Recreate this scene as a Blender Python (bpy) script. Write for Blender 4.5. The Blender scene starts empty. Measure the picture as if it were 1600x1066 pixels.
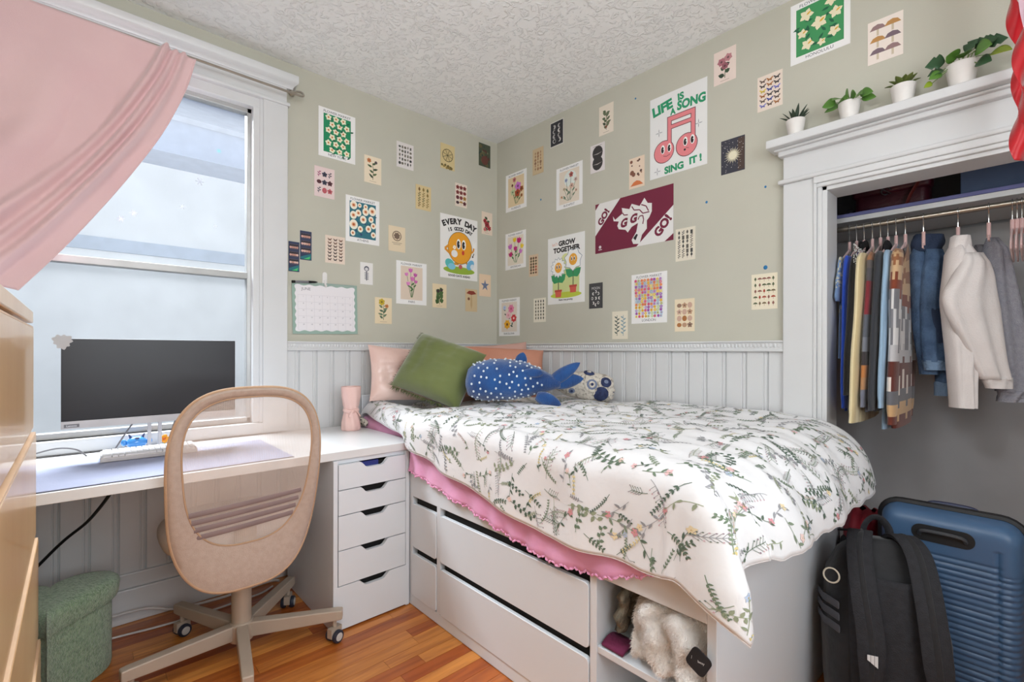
import bpy, bmesh, math, random
import numpy as np
from mathutils import Vector, Matrix, noise

# ------------------------------------------------------------------ camera, world, lights, exposure
S = bpy.context.scene
COL = S.collection
F, YAW, ROLL, CY = 743.7, math.radians(42.45), math.radians(-.12), 547.6
CAM = Vector((2.624, -2.25, 1.163))
FW = Vector((-math.cos(YAW), math.sin(YAW), 0)); RT0 = Vector((math.sin(YAW), math.cos(YAW), 0)); UP0 = Vector((0, 0, 1))
RT = RT0*math.cos(ROLL) - UP0*math.sin(ROLL); UP = UP0*math.cos(ROLL) + RT0*math.sin(ROLL)
cd = bpy.data.cameras.new('camera'); cam = bpy.data.objects.new('camera', cd); COL.objects.link(cam)
cd.sensor_width = 36; cd.lens = 36*F/1600; cd.shift_y = (CY-533)/1600; cd.clip_start = .02
cam.matrix_world = Matrix(((RT.x, UP.x, -FW.x, CAM.x), (RT.y, UP.y, -FW.y, CAM.y), (RT.z, UP.z, -FW.z, CAM.z), (0, 0, 0, 1)))
S.camera = cam
S.view_settings.view_transform = 'Standard'; S.view_settings.look = 'None'
S.view_settings.gamma = 1; S.view_settings.use_curve_mapping = False
S.view_settings.exposure = 0.3
W = bpy.data.worlds.new('overcast_sky'); S.world = W; W.use_nodes = True
bg = W.node_tree.nodes['Background']; bg.inputs[0].default_value = (.80, .88, 1, 1); bg.inputs[1].default_value = .46
def area(name, loc, target, sx, sy, power, col):
    l = bpy.data.lights.new(name, 'AREA'); l.shape = 'RECTANGLE'; l.size = sx; l.size_y = sy; l.energy = power; l.color = col
    o = bpy.data.objects.new(name, l); COL.objects.link(o); o.location = loc
    o.rotation_euler = (Vector(target)-Vector(loc)).to_track_quat('-Z', 'Y').to_euler(); return o
area('sky_light', (-1.1, -2.1, 3.5), (1.5, -1.6, 1.9), 2.2, 1.3, 430, (.95, .98, 1))
area('added_fill_light', (3.85, -1.75, 1.62), (1.6, -1.2, 1.3), 1.7, 1.5, 34, (.93, .97, 1))  # added fill light, shining in from behind the camera

def ray(u, v): return FW + RT*((u-800)/F) + UP*((CY-v)/F)
def onp(u, v, ax, val):
    d = ray(u, v); return CAM + d*((val-CAM[ax])/d[ax])
def atd(u, v, depth): return CAM + ray(u, v)*depth

# ------------------------------------------------------------------ materials
def lin(c):
    return tuple(((x/255)/12.92 if x/255 <= .04045 else ((x/255+.055)/1.055)**2.4) for x in c)
MATS = {}
def mat(name, c=(200, 200, 200), rough=.6, metal=0, c2=None, scale=8, stretch=(1, 1, 1), bump=0, bscale=60, sheen=0, spec=.5, detail=4, contrast=(.35, .65), coat=0, bstretch=None):
    if name in MATS: return MATS[name]
    m = bpy.data.materials.new(name); m.use_nodes = True; MATS[name] = m
    nt = m.node_tree; N = nt.nodes; L = nt.links; b = N['Principled BSDF']
    a = (*lin(c), 1); b.inputs['Base Color'].default_value = a
    b.inputs['Roughness'].default_value = rough; b.inputs['Metallic'].default_value = metal
    b.inputs['Specular IOR Level'].default_value = spec; b.inputs['Sheen Weight'].default_value = sheen
    b.inputs['Coat Weight'].default_value = coat
    tc = N.new('ShaderNodeTexCoord'); mp = N.new('ShaderNodeMapping'); mp.inputs['Scale'].default_value = stretch
    L.new(tc.outputs['Object'], mp.inputs[0])
    nz = N.new('ShaderNodeTexNoise'); nz.inputs['Scale'].default_value = scale; nz.inputs['Detail'].default_value = detail
    L.new(mp.outputs[0], nz.inputs[0])
    rp = N.new('ShaderNodeValToRGB'); rp.color_ramp.elements[0].position, rp.color_ramp.elements[1].position = contrast
    c2 = c2 or tuple(x*.94 for x in c)
    rp.color_ramp.elements[0].color = (*lin(c2), 1); rp.color_ramp.elements[1].color = a
    L.new(nz.outputs[0], rp.inputs[0]); L.new(rp.outputs[0], b.inputs['Base Color'])
    if bump:
        n2 = N.new('ShaderNodeTexNoise'); n2.inputs['Scale'].default_value = bscale; n2.inputs['Detail'].default_value = 3
        m2 = N.new('ShaderNodeMapping'); m2.inputs['Scale'].default_value = bstretch or (1, 1, 1)
        L.new(tc.outputs['Object'], m2.inputs[0]); L.new(m2.outputs[0], n2.inputs[0])
        bp = N.new('ShaderNodeBump'); bp.inputs['Strength'].default_value = bump; bp.inputs['Distance'].default_value = .01
        L.new(n2.outputs[0], bp.inputs['Height']); L.new(bp.outputs[0], b.inputs['Normal'])
    return m
def nodes(m): return m.node_tree.nodes, m.node_tree.links, m.node_tree.nodes['Principled BSDF']
def colmat(name, rough=.7, bump=0):          # printed colour carried by the faces of the print itself
    m = mat(name, (255, 255, 255), rough); N, L, b = nodes(m)
    at = N.new('ShaderNodeVertexColor'); at.layer_name = 'ink'; L.new(at.outputs[0], b.inputs['Base Color'])
    return m

# ------------------------------------------------------------------ mesh building
class MB:
    def __init__(s): s.V = []; s.F = []; s.C = []; s.I = []; s.col = None; s.mi = 0
    def add(s, vs, fs):
        o = len(s.V); s.V += [tuple(v) for v in vs]
        for f in fs: s.F.append(tuple(i+o for i in f)); s.C.append(s.col); s.I.append(s.mi)
        return s
    def box(s, x0, x1, y0, y1, z0, z1, M=None):
        v = [Vector((x, y, z)) for x in (x0, x1) for y in (y0, y1) for z in (z0, z1)]
        if M: v = [M @ p for p in v]
        return s.add(v, [(0, 1, 3, 2), (4, 6, 7, 5), (0, 4, 5, 1), (2, 3, 7, 6), (0, 2, 6, 4), (1, 5, 7, 3)])
    def tube(s, pts, r, n=8, cap=True, flat=None, up=None):
        pts = [Vector(p) for p in pts]; m = len(pts); vs = []
        ref = Vector(up) if up else Vector((0, 0, 1))
        for i, p in enumerate(pts):
            t = (pts[min(i+1, m-1)]-pts[max(i-1, 0)]).normalized()
            a = ref - t*ref.dot(t)
            if a.length < 1e-3: a = Vector((1, 0, 0)) - t*t.x
            if a.length < 1e-3: a = Vector((0, 1, 0)) - t*t.y
            a.normalize(); b = t.cross(a)
            if not up: ref = a
            ri = r[i] if isinstance(r, (list, tuple)) else r
            fa, fb = (flat if flat else (1, 1))
            for k in range(n):
                q = 2*math.pi*k/n; vs.append(p + a*(math.cos(q)*ri*fa) + b*(math.sin(q)*ri*fb))
        fs = [(i*n+k, i*n+(k+1) % n, (i+1)*n+(k+1) % n, (i+1)*n+k) for i in range(m-1) for k in range(n)]
        if cap: fs += [tuple(range(n))[::-1], tuple((m-1)*n+k for k in range(n))]
        return s.add(vs, fs)
    def lathe(s, prof, c=(0, 0, 0), n=24, M=None, wob=None):
        vs = []
        for r, z in prof:
            for k in range(n):
                q = 2*math.pi*k/n; rr = r*(wob(q, z) if wob else 1); p = Vector((c[0]+rr*math.cos(q), c[1]+rr*math.sin(q), c[2]+z))
                vs.append(M @ p if M else p)
        m = len(prof)
        fs = [(i*n+k, i*n+(k+1) % n, (i+1)*n+(k+1) % n, (i+1)*n+k) for i in range(m-1) for k in range(n)]
        if prof[0][0] > 1e-6: fs.append(tuple(range(n))[::-1])
        if prof[-1][0] > 1e-6: fs.append(tuple((m-1)*n+k for k in range(n)))
        return s.add(vs, fs)
    def ball(s, c, r, n=12, M=None):
        r = r if isinstance(r, (list, tuple)) else (r, r, r); m = n//2+1; vs = []
        for i in range(m+1):
            t = math.pi*i/m
            for k in range(n):
                q = 2*math.pi*k/n; p = Vector((r[0]*math.sin(t)*math.cos(q), r[1]*math.sin(t)*math.sin(q), -r[2]*math.cos(t)))
                vs.append((M @ p if M else p) + Vector(c))
        return s.add(vs, [(i*n+k, i*n+(k+1) % n, (i+1)*n+(k+1) % n, (i+1)*n+k) for i in range(m) for k in range(n)])
    def grid(s, fn, nu, nv, closed=False):
        vs = [fn(i/nu, j/nv) for j in range(nv+1) for i in range(nu + (0 if closed else 1))]; w = nu if closed else nu+1
        return s.add(vs, [(j*w+i, j*w+(i+1) % w, (j+1)*w+(i+1) % w, (j+1)*w+i) for j in range(nv) for i in range(nu)])
    def prism(s, poly, t, M=None):           # poly in xy, thickness along +z
        n = len(poly); vs = [Vector((x, y, 0)) for x, y in poly] + [Vector((x, y, t)) for x, y in poly]
        if M: vs = [M @ p for p in vs]
        return s.add(vs, [tuple(range(n))[::-1], tuple(range(n, 2*n))] + [(i, (i+1) % n, n+(i+1) % n, n+i) for i in range(n)])
GEO = {}
def obj(name, mb, m, parent=None, smooth=True, bevel=0, seg=2, solid=0, subs=0, angle=35):
    V = np.array(mb.V, dtype=float); lo, hi = V.min(0), V.max(0); c = Vector(((lo[0]+hi[0])/2, (lo[1]+hi[1])/2, lo[2]))
    me = bpy.data.meshes.new(name); me.from_pydata([tuple(v) for v in V-np.array(c)], [], mb.F)
    ms = m if isinstance(m, (list, tuple)) else [m]
    for q in ms: me.materials.append(q)
    if len(ms) > 1: me.polygons.foreach_set('material_index', mb.I)
    if any(x is not None for x in mb.C):
        a = me.color_attributes.new('ink', 'FLOAT_COLOR', 'CORNER'); d = []
        for f, x in zip(mb.F, mb.C): d += [*(lin(x or (240, 240, 240))), 1]*len(f)
        a.data.foreach_set('color', d)
    if bevel:
        bm = bmesh.new(); bm.from_mesh(me); bmesh.ops.remove_doubles(bm, verts=bm.verts, dist=1e-6)
        bmesh.ops.recalc_face_normals(bm, faces=bm.faces)
        es = [e for e in bm.edges if len(e.link_faces) == 2 and e.calc_face_angle(0) > .5]
        bmesh.ops.bevel(bm, geom=es, offset=bevel, segments=seg, affect='EDGES', profile=.5, clamp_overlap=True); bm.to_mesh(me); bm.free()
    if smooth:
        me.polygons.foreach_set('use_smooth', [True]*len(me.polygons))
        try: me.set_sharp_from_angle(angle=math.radians(angle))
        except Exception: pass
    me.update()
    o = bpy.data.objects.new(name, me); COL.objects.link(o); GEO[o.name] = c
    if parent: o.parent = parent; o.location = c - GEO[parent.name]
    else: o.location = c
    if solid: q = o.modifiers.new('thickness', 'SOLIDIFY'); q.thickness = solid; q.offset = 0
    if subs: q = o.modifiers.new('smooth', 'SUBSURF'); q.levels = subs; q.render_levels = subs
    return o
def tag(o, label, cat, group=None, kind=None):
    if label: o['label'] = label
    if cat: o['category'] = cat
    if group: o['group'] = group
    if kind: o['kind'] = kind
    return o
def thing(name, label, cat, loc, group=None, local=False, rot=(0, 0, 0)):
    o = bpy.data.objects.new(name, None); o.empty_display_size = .05; COL.objects.link(o); o.location = loc; o.rotation_euler = rot
    GEO[o.name] = Vector((0, 0, 0)) if local else Vector(loc)
    return tag(o, label, cat, group)
def struct(o): o['kind'] = 'structure'; return o
def copy_tree(o, parent=None):
    c = o.copy(); COL.objects.link(c); c.parent = parent; GEO[c.name] = GEO[o.name]
    for ch in [x for x in o.children]: copy_tree(ch, c)
    return c
def rot(ax, deg): return Matrix.Rotation(math.radians(deg), 4, ax)
def frame(o, ex, ey, ez):
    return Matrix(((ex[0], ey[0], ez[0], o[0]), (ex[1], ey[1], ez[1], o[1]), (ex[2], ey[2], ez[2], o[2]), (0, 0, 0, 1)))
def nz(x, y, z=0): return noise.noise(Vector((x, y, z)))
def lerp(a, b, t): return a+(b-a)*t
def interp(x, xs, ys): return float(np.interp(x, xs, ys))
def spline(pts, n=8):
    pts = [Vector(p) for p in pts]; out = []
    for i in range(len(pts)-1):
        a, b, c, d = pts[max(i-1, 0)], pts[i], pts[i+1], pts[min(i+2, len(pts)-1)]
        for k in range(n):
            t = k/n; out.append(.5*((2*b)+(c-a)*t+(2*a-5*b+4*c-d)*t*t+(3*b-a-3*c+d)*t**3))
    return out+[pts[-1]]
# ------------------------------------------------------------------ the room
random.seed(4)
H = 2.662; XW, YW = 3.45, -2.8
M_white = mat('white_gloss_paint', (217, 218, 219), .35, c2=(212, 213, 214), scale=3)
M_wall = mat('sage_wall_paint', (197, 195, 181), .75, c2=(192, 190, 176), scale=2.5, bump=.06, bscale=260)
M_ceil = mat('stippled_ceiling', (247, 248, 248), .9, c2=(244, 245, 245), scale=4)
N, L, b = nodes(M_ceil)
tc = N['Texture Coordinate']
n1 = N.new('ShaderNodeTexNoise'); n1.inputs['Scale'].default_value = 26; n1.inputs['Detail'].default_value = 5; n1.inputs['Distortion'].default_value = 1.6
L.new(tc.outputs['Object'], n1.inputs[0])
r1 = N.new('ShaderNodeValToRGB'); r1.color_ramp.elements[0].position = .50; r1.color_ramp.elements[1].position = .66; L.new(n1.outputs[0], r1.inputs[0])
bp = N.new('ShaderNodeBump'); bp.inputs['Strength'].default_value = .6; bp.inputs['Distance'].default_value = .009
L.new(r1.outputs[0], bp.inputs['Height']); L.new(bp.outputs[0], b.inputs['Normal'])
M_grey = mat('closet_grey_paint', (184, 184, 187), .8, scale=3)
M_alum = mat('window_aluminium', (190, 190, 188), .35, .6, scale=5)

# floor boards
M_wood = mat('oak_strip_floor', (205, 135, 72), .32, coat=.15)
N, L, b = nodes(M_wood)
oi = N.new('ShaderNodeObjectInfo'); geo = N.new('ShaderNodeNewGeometry')
mp = N.new('ShaderNodeMapping'); mp.inputs['Scale'].default_value = (26, 2.2, 10); L.new(geo.outputs['Position'], mp.inputs[0])
ad = N.new('ShaderNodeVectorMath'); ad.operation = 'ADD'; cmb = N.new('ShaderNodeCombineXYZ')
mu = N.new('ShaderNodeMath'); mu.operation = 'MULTIPLY'; mu.inputs[1].default_value = 40; L.new(oi.outputs['Random'], mu.inputs[0])
L.new(mu.outputs[0], cmb.inputs[1]); L.new(mu.outputs[0], cmb.inputs[0]); L.new(mp.outputs[0], ad.inputs[0]); L.new(cmb.outputs[0], ad.inputs[1])
gr = N.new('ShaderNodeTexNoise'); gr.inputs['Scale'].default_value = 1.2; gr.inputs['Detail'].default_value = 6; gr.inputs['Distortion'].default_value = .8; L.new(ad.outputs[0], gr.inputs[0])
gramp = N.new('ShaderNodeValToRGB')
for e, (p_, c_) in zip([gramp.color_ramp.elements[0], gramp.color_ramp.elements[1]], [(.25, (172, 104, 50)), (.62, (228, 164, 94))]): e.position = p_; e.color = (*lin(c_), 1)
L.new(gr.outputs[0], gramp.inputs[0])
pr_ = N.new('ShaderNodeValToRGB'); pr_.color_ramp.elements[0].color = (*lin((190, 130, 84)), 1); pr_.color_ramp.elements[1].color = (*lin((255, 240, 205)), 1)
L.new(oi.outputs['Random'], pr_.inputs[0])
mx = N.new('ShaderNodeMix'); mx.data_type = 'RGBA'; mx.blend_type = 'MULTIPLY'; mx.inputs[0].default_value = 1
L.new(gramp.outputs[0], mx.inputs[6]); L.new(pr_.outputs[0], mx.inputs[7]); L.new(mx.outputs[2], b.inputs['Base Color'])
floor = struct(obj('floor', MB().box(-.12, XW, YW, .9, -.08, -.012), M_wood, smooth=False))
pm = None
w = .058
def planks(x0, x1, y0, y1):
    global pm
    x = x0
    while x < x1-1e-4:
        y = y0 - random.random()*.5
        while y < y1:
            ln = random.uniform(.35, 1.0); a, e = max(y, y0), min(y+ln, y1)
            if e-a > .03:
                if pm is None:
                    o = obj('plank', MB().box(-.5, .5, -.5, .5, -.5, .5), M_wood, None, False); pm = o.data
                else: o = bpy.data.objects.new('plank', pm); COL.objects.link(o)
                o.parent = floor; o.location = Vector((x+w/2, (a+e)/2, -.0062)) - GEO[floor.name] - Vector((0, 0, .0061 if o.name == 'plank' else .0061))
                o.scale = (w-.0014, e-a-.0012, .012)
            y += ln
        x += w
planks(0, 2.62, YW, -1.0); planks(2.088, 2.9, -1.0, .7)
for o in floor.children:           # the shared board mesh has its origin at its lower face
    o.location.z = -.0122 - GEO[floor.name].z

# walls
WY0, WY1, WZ0, WZ1 = -2.62, -1.585, .80, 2.385      # window opening
wl = MB().box(-.12, 0, YW, .12, 0, WZ0).box(-.12, 0, YW, .12, WZ1, H).box(-.12, 0, YW, WY0, WZ0, WZ1).box(-.12, 0, WY1, .12, WZ0, WZ1)
wall_left = struct(obj('wall_left', wl, M_wall, smooth=False))
CX0, CX1, CZ = 2.06, 3.25, 1.832                   # closet opening
wr = MB().box(0, CX0, 0, .12, 0, H).box(CX1, XW, 0, .12, 0, H).box(CX0, CX1, 0, .12, CZ, H)
wall_right = struct(obj('wall_right', wr, M_wall, smooth=False))
struct(obj('wall_front', MB().box(-.12, XW, YW-.12, YW, 0, H), M_wall, smooth=False))
B0, B1, BZ0, BZ1 = -2.62, -.9, .86, 2.38            # unseen window added behind the camera to let fill light in
struct(obj('wall_back', MB().box(XW, XW+.12, YW-.12, .9, 0, BZ0).box(XW, XW+.12, YW-.12, .9, BZ1, H).box(XW, XW+.12, YW-.12, B0, BZ0, BZ1).box(XW, XW+.12, B1, .9, BZ0, BZ1), M_wall, smooth=False))
w2 = thing('added_window', None, None, (XW, (B0+B1)/2, BZ0)); w2['kind'] = 'structure'
obj('casing', MB().box(XW-.025, XW, B0-.1, B0, BZ0-.1, BZ1+.1).box(XW-.025, XW, B1, B1+.1, BZ0-.1, BZ1+.1).box(XW-.025, XW, B0, B1, BZ1, BZ1+.1).box(XW-.04, XW, B0, B1, BZ0-.05, BZ0), M_white, w2, False, bevel=.003)
obj('window_frame', MB().box(XW+.03, XW+.07, B0, B0+.03, BZ0, BZ1).box(XW+.03, XW+.07, B1-.03, B1, BZ0, BZ1).box(XW+.03, XW+.07, B0, B1, BZ1-.03, BZ1).box(XW+.03, XW+.07, B0, B1, BZ0, BZ0+.03).box(XW+.03, XW+.07, B0, B1, 1.6, 1.63), M_white, w2, False)
struct(obj('ceiling', MB().box(-.12, XW+.12, YW-.12, .12, H, H+.08), M_ceil, smooth=False))
# closet shell
struct(obj('wall_closet_back', MB().box(1.6, XW, .78, .9, 0, 2.5), M_grey, smooth=False))
struct(obj('wall_closet_left', MB().box(1.6, 1.7, .12, .78, 0, 2.5), M_grey, smooth=False))
struct(obj('wall_closet_right', MB().box(3.35, XW, .12, .78, 0, 2.5), M_grey, smooth=False))
struct(obj('ceiling_closet', MB().box(1.6, XW, .12, .9, 2.5, 2.56), M_grey, smooth=False))
struct(obj('trim_closet_cleat', MB().box(1.7, 3.35, .755, .78, 1.60, 1.73), mat('cleat_grey', (196, 195, 196), .7), smooth=False))

# bead board wainscot: every board its own piece
bead = None
def boards(parent, n0, n1, z0, z1, axis):
    p = .092; k = n0
    mb = MB(); d = .006; prof = [(0, 0), (.003, d), (.068, d), (.071, d*.35), (.073, d*.35), (.076, d), (.079, d*1.1), (.082, d), (.085, d*.35), (.087, d*.35), (.0895, d), (.0905, d*.2), (.092, 0)]
    for a, e in prof:
        for z in (z0, z1): mb.V.append((e, a, z) if axis == 'y' else (a, -e, z))
    for i in range(len(prof)-1):
        q = (2*i, 2*i+2, 2*i+3, 2*i+1); mb.F.append(q if axis == 'x' else q[::-1]); mb.C.append(None); mb.I.append(0)
    o = obj('bead_board', mb, M_white, parent, True, angle=25); first = o; base = o.location.copy()
    cnt = int(round((n1-n0)/p))
    for i in range(cnt):
        c = first if i == 0 else first.copy()
        if i: COL.objects.link(c)
        c.location = base + (Vector((0, n0+i*p, 0)) if axis == 'y' else Vector((n0+i*p, 0, 0)))
boards(wall_left, -1.472, 0, .20, 1.176, 'y')
boards(wall_left, -2.76, -1.472, .20, .76, 'y')
boards(wall_right, 0, 1.93, .20, 1.176, 'x')
def rail(name, axis, a0, a1):
    t = MB(); B = (lambda p0, p1, e, z0, z1: t.box(0, e, p0, p1, z0, z1)) if axis == 'y' else (lambda p0, p1, e, z0, z1: t.box(p0, p1, -e, 0, z0, z1))
    B(a0, a1, .018, 1.168, 1.204); B(a0, a1, .026, 1.2, 1.208); B(a0, a1, .024, 1.160, 1.170)
    o = struct(obj(name, t, M_white, None, False, bevel=.002, seg=1))
    d = MB(); k = a0+.006
    while k < a1-.006:
        for (dz, r) in ((0, .0075),):
            c = (.0185, k, 1.186) if axis == 'y' else (k, -.0185, 1.186)
            d.ball(c, (r*.6, r, r*1.25) if axis == 'y' else (r, r*.6, r*1.25), 6)
        k += .0165
    q = obj('bead_row', d, M_white, o); q['kind'] = 'stuff'
rail('trim_rail_left', 'y', -1.447, -.026); rail('trim_rail_right', 'x', 0, 1.905)
bb = MB().box(0, .034, YW, -.0, 0, .142).box(0, .022, YW, -.0, .142, .205)
struct(obj('baseboard_left', bb, M_white, None, False, bevel=.004))
bb = MB().box(.035, 1.905, -.034, 0, 0, .142).box(.035, 1.905, -.022, 0, .142, .205)
struct(obj('baseboard_right', bb, M_white, None, False, bevel=.004))

# window
win = thing('window_1', None, None, (0, (WY0+WY1)/2, WZ0)); win['kind'] = 'structure'
c = MB().box(0, .03, -1.562, -1.447, .745, 2.43).box(0, .03, -2.76, -2.64, .745, 2.43)
obj('casing', c, M_white, win, False, bevel=.003)
h = MB().box(0, .03, -2.78, -1.452, 2.43, 2.53)
obj('header_frieze', h, M_white, win, False, bevel=.003)
h = MB().box(0, .042, -2.79, -1.438, 2.418, 2.436); obj('header_band', h, M_white, win, False, bevel=.006)
prof = [(0, 2.51), (.034, 2.51), (.036, 2.52), (.046, 2.53), (.06, 2.537), (.066, 2.545), (.066, 2.574), (.06, 2.578), (0, 2.578)]
cr = MB(); n = len(prof)
for y, k in ((-2.79, 1), (-1.405, 1)):
    cr.V += [(x, y - (.045*(1-min(1, x/.06)) if y > -2 and x < .06 and x > 0 else 0), z) for x, z in prof]
cr.add([], []); cr.F += [tuple(range(n)), tuple(range(2*n-1, n-1, -1))] + [(i, n+i, n+(i+1) % n, (i+1) % n) for i in range(n)]; cr.C += [None]*(n+2); cr.I += [0]*(n+2)
obj('cornice', cr, M_white, win, True, angle=40)
st = MB()
for (a, e, z0, z1) in ((-1.604, -1.562, .80, 2.402), (-2.64, -2.60, .80, 2.402)): st.box(-.05, .012, a, e, z0, z1)
obj('window_stop', st, M_white, win, False, bevel=.003)
obj('window_stop', MB().box(-.11, .013, -2.642, -1.5605, 2.3715, 2.428), M_white, win, False, bevel=.003)
obj('window_stop', MB().box(-.031, .0205, -1.5765, -1.5612, .801, 2.427), M_white, win, False, bevel=.003)
obj('window_jamb', MB().box(-.119, -.029, -1.6035, -1.58, .8, 2.384).box(-.119, -.028, -2.63, -2.6015, .8, 2.384), M_white, win, False)
obj('window_sill', MB().box(-.1, .028, -2.74, -1.455, .745, .80), M_white, win, False, bevel=.005)
fr = MB()
for (a, e) in ((-1.622, -1.602), (-2.602, -2.58)): fr.box(-.075, -.03, a, e, .80, 2.375)
fr.box(-.075, -.03, -2.6, -1.602, 2.35, 2.375).box(-.075, -.03, -2.6, -1.602, .80, .825)
obj('window_frame', fr, M_alum, win, False, bevel=.002)
obj('meeting_rail', MB().box(-.072, -.022, -2.6, -1.62, 1.518, 1.548), mat('meeting_rail_grey', (168, 168, 166), .4, .3), win, False, bevel=.002)
M_film = bpy.data.materials.new('frosted_glass'); M_film.use_nodes = True
N = M_film.node_tree.nodes; L = M_film.node_tree.links; N.remove(N['Principled BSDF']); out = N['Material Output']
t_ = N.new('ShaderNodeBsdfTransparent'); t_.inputs[0].default_value = (.93, .95, .97, 1); tl = N.new('ShaderNodeBsdfTranslucent'); tl.inputs[0].default_value = (.9, .92, .95, 1)
mx = N.new('ShaderNodeMixShader'); mx.inputs[0].default_value = .035; L.new(t_.outputs[0], mx.inputs[1]); L.new(tl.outputs[0], mx.inputs[2]); L.new(mx.outputs[0], out.inputs[0])
obj('pane', MB().box(-.056, -.053, -2.585, -1.618, 1.545, 2.355), M_film, win, False)
obj('pane', MB().box(-.048, -.045, -2.585, -1.618, .82, 1.522), M_film, win, False)

# what lies outside the window
nh = thing('neighbour_house', 'pale siding house wall with a blue shaded soffit seen through the window', 'house', (-3.2, -1.9, -.5))
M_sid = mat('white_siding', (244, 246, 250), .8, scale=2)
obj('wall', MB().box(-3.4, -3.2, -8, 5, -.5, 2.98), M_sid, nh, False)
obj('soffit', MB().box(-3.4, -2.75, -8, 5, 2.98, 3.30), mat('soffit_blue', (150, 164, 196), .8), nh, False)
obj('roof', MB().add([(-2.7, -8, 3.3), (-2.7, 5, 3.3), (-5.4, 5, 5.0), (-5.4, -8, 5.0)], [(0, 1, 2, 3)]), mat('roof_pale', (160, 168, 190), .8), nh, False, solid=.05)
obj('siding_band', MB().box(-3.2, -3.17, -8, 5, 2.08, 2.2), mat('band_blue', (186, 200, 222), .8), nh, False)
struct(obj('ground_outside', MB().box(-9, -.2, -9, 6, -.6, -.5), mat('outdoor_paving', (96, 96, 98), .9), smooth=False))

# closet door surround
dr = thing('door_1', None, None, (CX0, 0, 0)); dr['kind'] = 'structure'
cs = MB().box(1.905, 2.018, -.026, 0, 0, 1.872).box(2.018, 2.03, -.03, 0, 0, 1.85).box(2.0301, 2.0465, -.02, 0, 0, 1.8495).box(3.28, 3.4, -.026, 0, 0, 1.872)
obj('casing', cs, M_white, dr, False, bevel=.003)
obj('jamb', MB().box(2.046, 2.064, -.014, .13, 0, CZ).box(3.24, 3.28, -.014, .13, 0, CZ).box(2.046, 3.28, -.014, .13, CZ-.018, CZ+.01), M_white, dr, False, bevel=.002)
obj('head_frieze', MB().box(1.905, 3.4, -.026, 0, 1.872, 2.0), M_white, dr, False, bevel=.003)
obj('head_moulding', MB().box(2.0185, 3.2795, -.034, 0, 1.845, 1.874).box(2.029, 3.27, -.028, 0, 1.829, 1.8455), M_white, dr, False, bevel=.004)
obj('head_band', MB().box(1.888, 3.42, -.042, 0, 1.872, 1.890), M_white, dr, False, bevel=.006)
obj('head_cove', MB().box(1.893, 3.41, -.055, 0, 1.985, 2.012).box(1.882, 3.42, -.072, 0, 2.004, 2.014), M_white, dr, False, bevel=.007)
obj('head_shelf', MB().box(1.862, 3.45, -.105, 0, 2.014, 2.048), M_white, dr, False, bevel=.004)

# fill lamp added out of view above the camera to brighten the room
LP_ = (2.22, -1.95, 1.86)
cl = thing('added_fill_lamp', 'unseen white globe lamp added as fill light for the room', 'lamp', LP_)
obj('ceiling_rose', MB().lathe([(.05, H-1.86-.03), (.05, H-1.86-.001)], LP_, 24), M_white, cl)
obj('cord', MB().tube([(2.22, -1.95, 2.1), (2.22, -1.95, H-.03)], .004, 8), M_white, cl)
M_lamp = bpy.data.materials.new('fill_lamp_glow'); M_lamp.use_nodes = True
bn = M_lamp.node_tree.nodes['Principled BSDF']; bn.inputs['Emission Color'].default_value = (.95, .975, 1, 1); bn.inputs['Emission Strength'].default_value = 32
obj('globe', MB().ball((2.22, -1.95, 1.98), .13, 28), M_lamp, cl)
# ------------------------------------------------------------------ storage bed
random.seed(7)
M_lam = mat('white_laminate', (222, 227, 232), .38, c2=(218, 223, 228), scale=2)
M_dark = mat('black_and_gap_shade', (18, 17, 17), .9)  # plain black, also painted in as the shade of drawer gaps
BY = -1.12
bed = thing('storage_bed', 'white storage bed frame with drawers and an open end shelf along the panelled wall', 'bed', (1.07, -.57, 0))
obj('plinth', MB().box(.05, 2.092, BY, BY+.02, .002, .048), M_lam, bed, False, bevel=.0015)
ca = MB()
for x0, x1 in ((.05, .07), (.70, .722), (.918, .943), (1.735, 1.76)): ca.box(x0, x1, BY, -.04, .048, .5)
ca.box(.05, 2.092, -.06, -.04, .048, .5).box(.05, 2.092, BY+.005, -.04, .03, .048)
obj('carcass', ca, M_lam, bed, False, bevel=.0015)
obj('top_rail', MB().box(.05, 2.092, BY, BY+.022, .498, .60), M_lam, bed, False, bevel=.002)
obj('deck', MB().box(.05, 2.092, BY+.022, -.04, .56, .60), M_lam, bed, False)
obj('end_panel', MB().box(2.092, 2.116, BY, -.04, .002, .60), M_lam, bed, False, bevel=.0015)
obj('headboard', MB().box(.037, .05, -1.05, -.04, .002, .905), M_lam, bed, False, bevel=.003)
obj('shelf', MB().box(1.76, 2.092, BY+.004, -.06, .272, .292), M_lam, bed, False, bevel=.0015)
def rfront(x0, x1, z0, z1, r=.014, n=4):
    pts = []
    for cx, cz, a in ((x1-r, z1-r, 0), (x0+r, z1-r, 90), (x0+r, z0+r, 180), (x1-r, z0+r, 270)):
        for k in range(n+1):
            q = math.radians(a+90*k/n); pts.append((cx+r*math.cos(q), cz+r*math.sin(q)))
    return pts
obj('filler_panel', MB().box(.0725, .698, BY+.001, BY+.018, .05, .497), M_lam, bed, False)
for x0, x1 in ((.725, .916), (.946, 1.732)):
    for z0, z1 in ((.05, .243), (.272, .468)):
        M_ = frame((0, BY+.012, 0), (1, 0, 0), (0, 0, 1), (0, -1, 0))
        d = obj('drawer', MB().prism(rfront(x0, x1, z0, z1), .016, M_), M_lam, bed, False, bevel=.0015, seg=1)
        obj('dark_backing', MB().box(x0+.012, x1-.012, BY+.016, BY+.5, z0+.01, z1+.0255), M_dark, d, False)  # near-black backing paints the shade into the gap above each drawer

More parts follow.
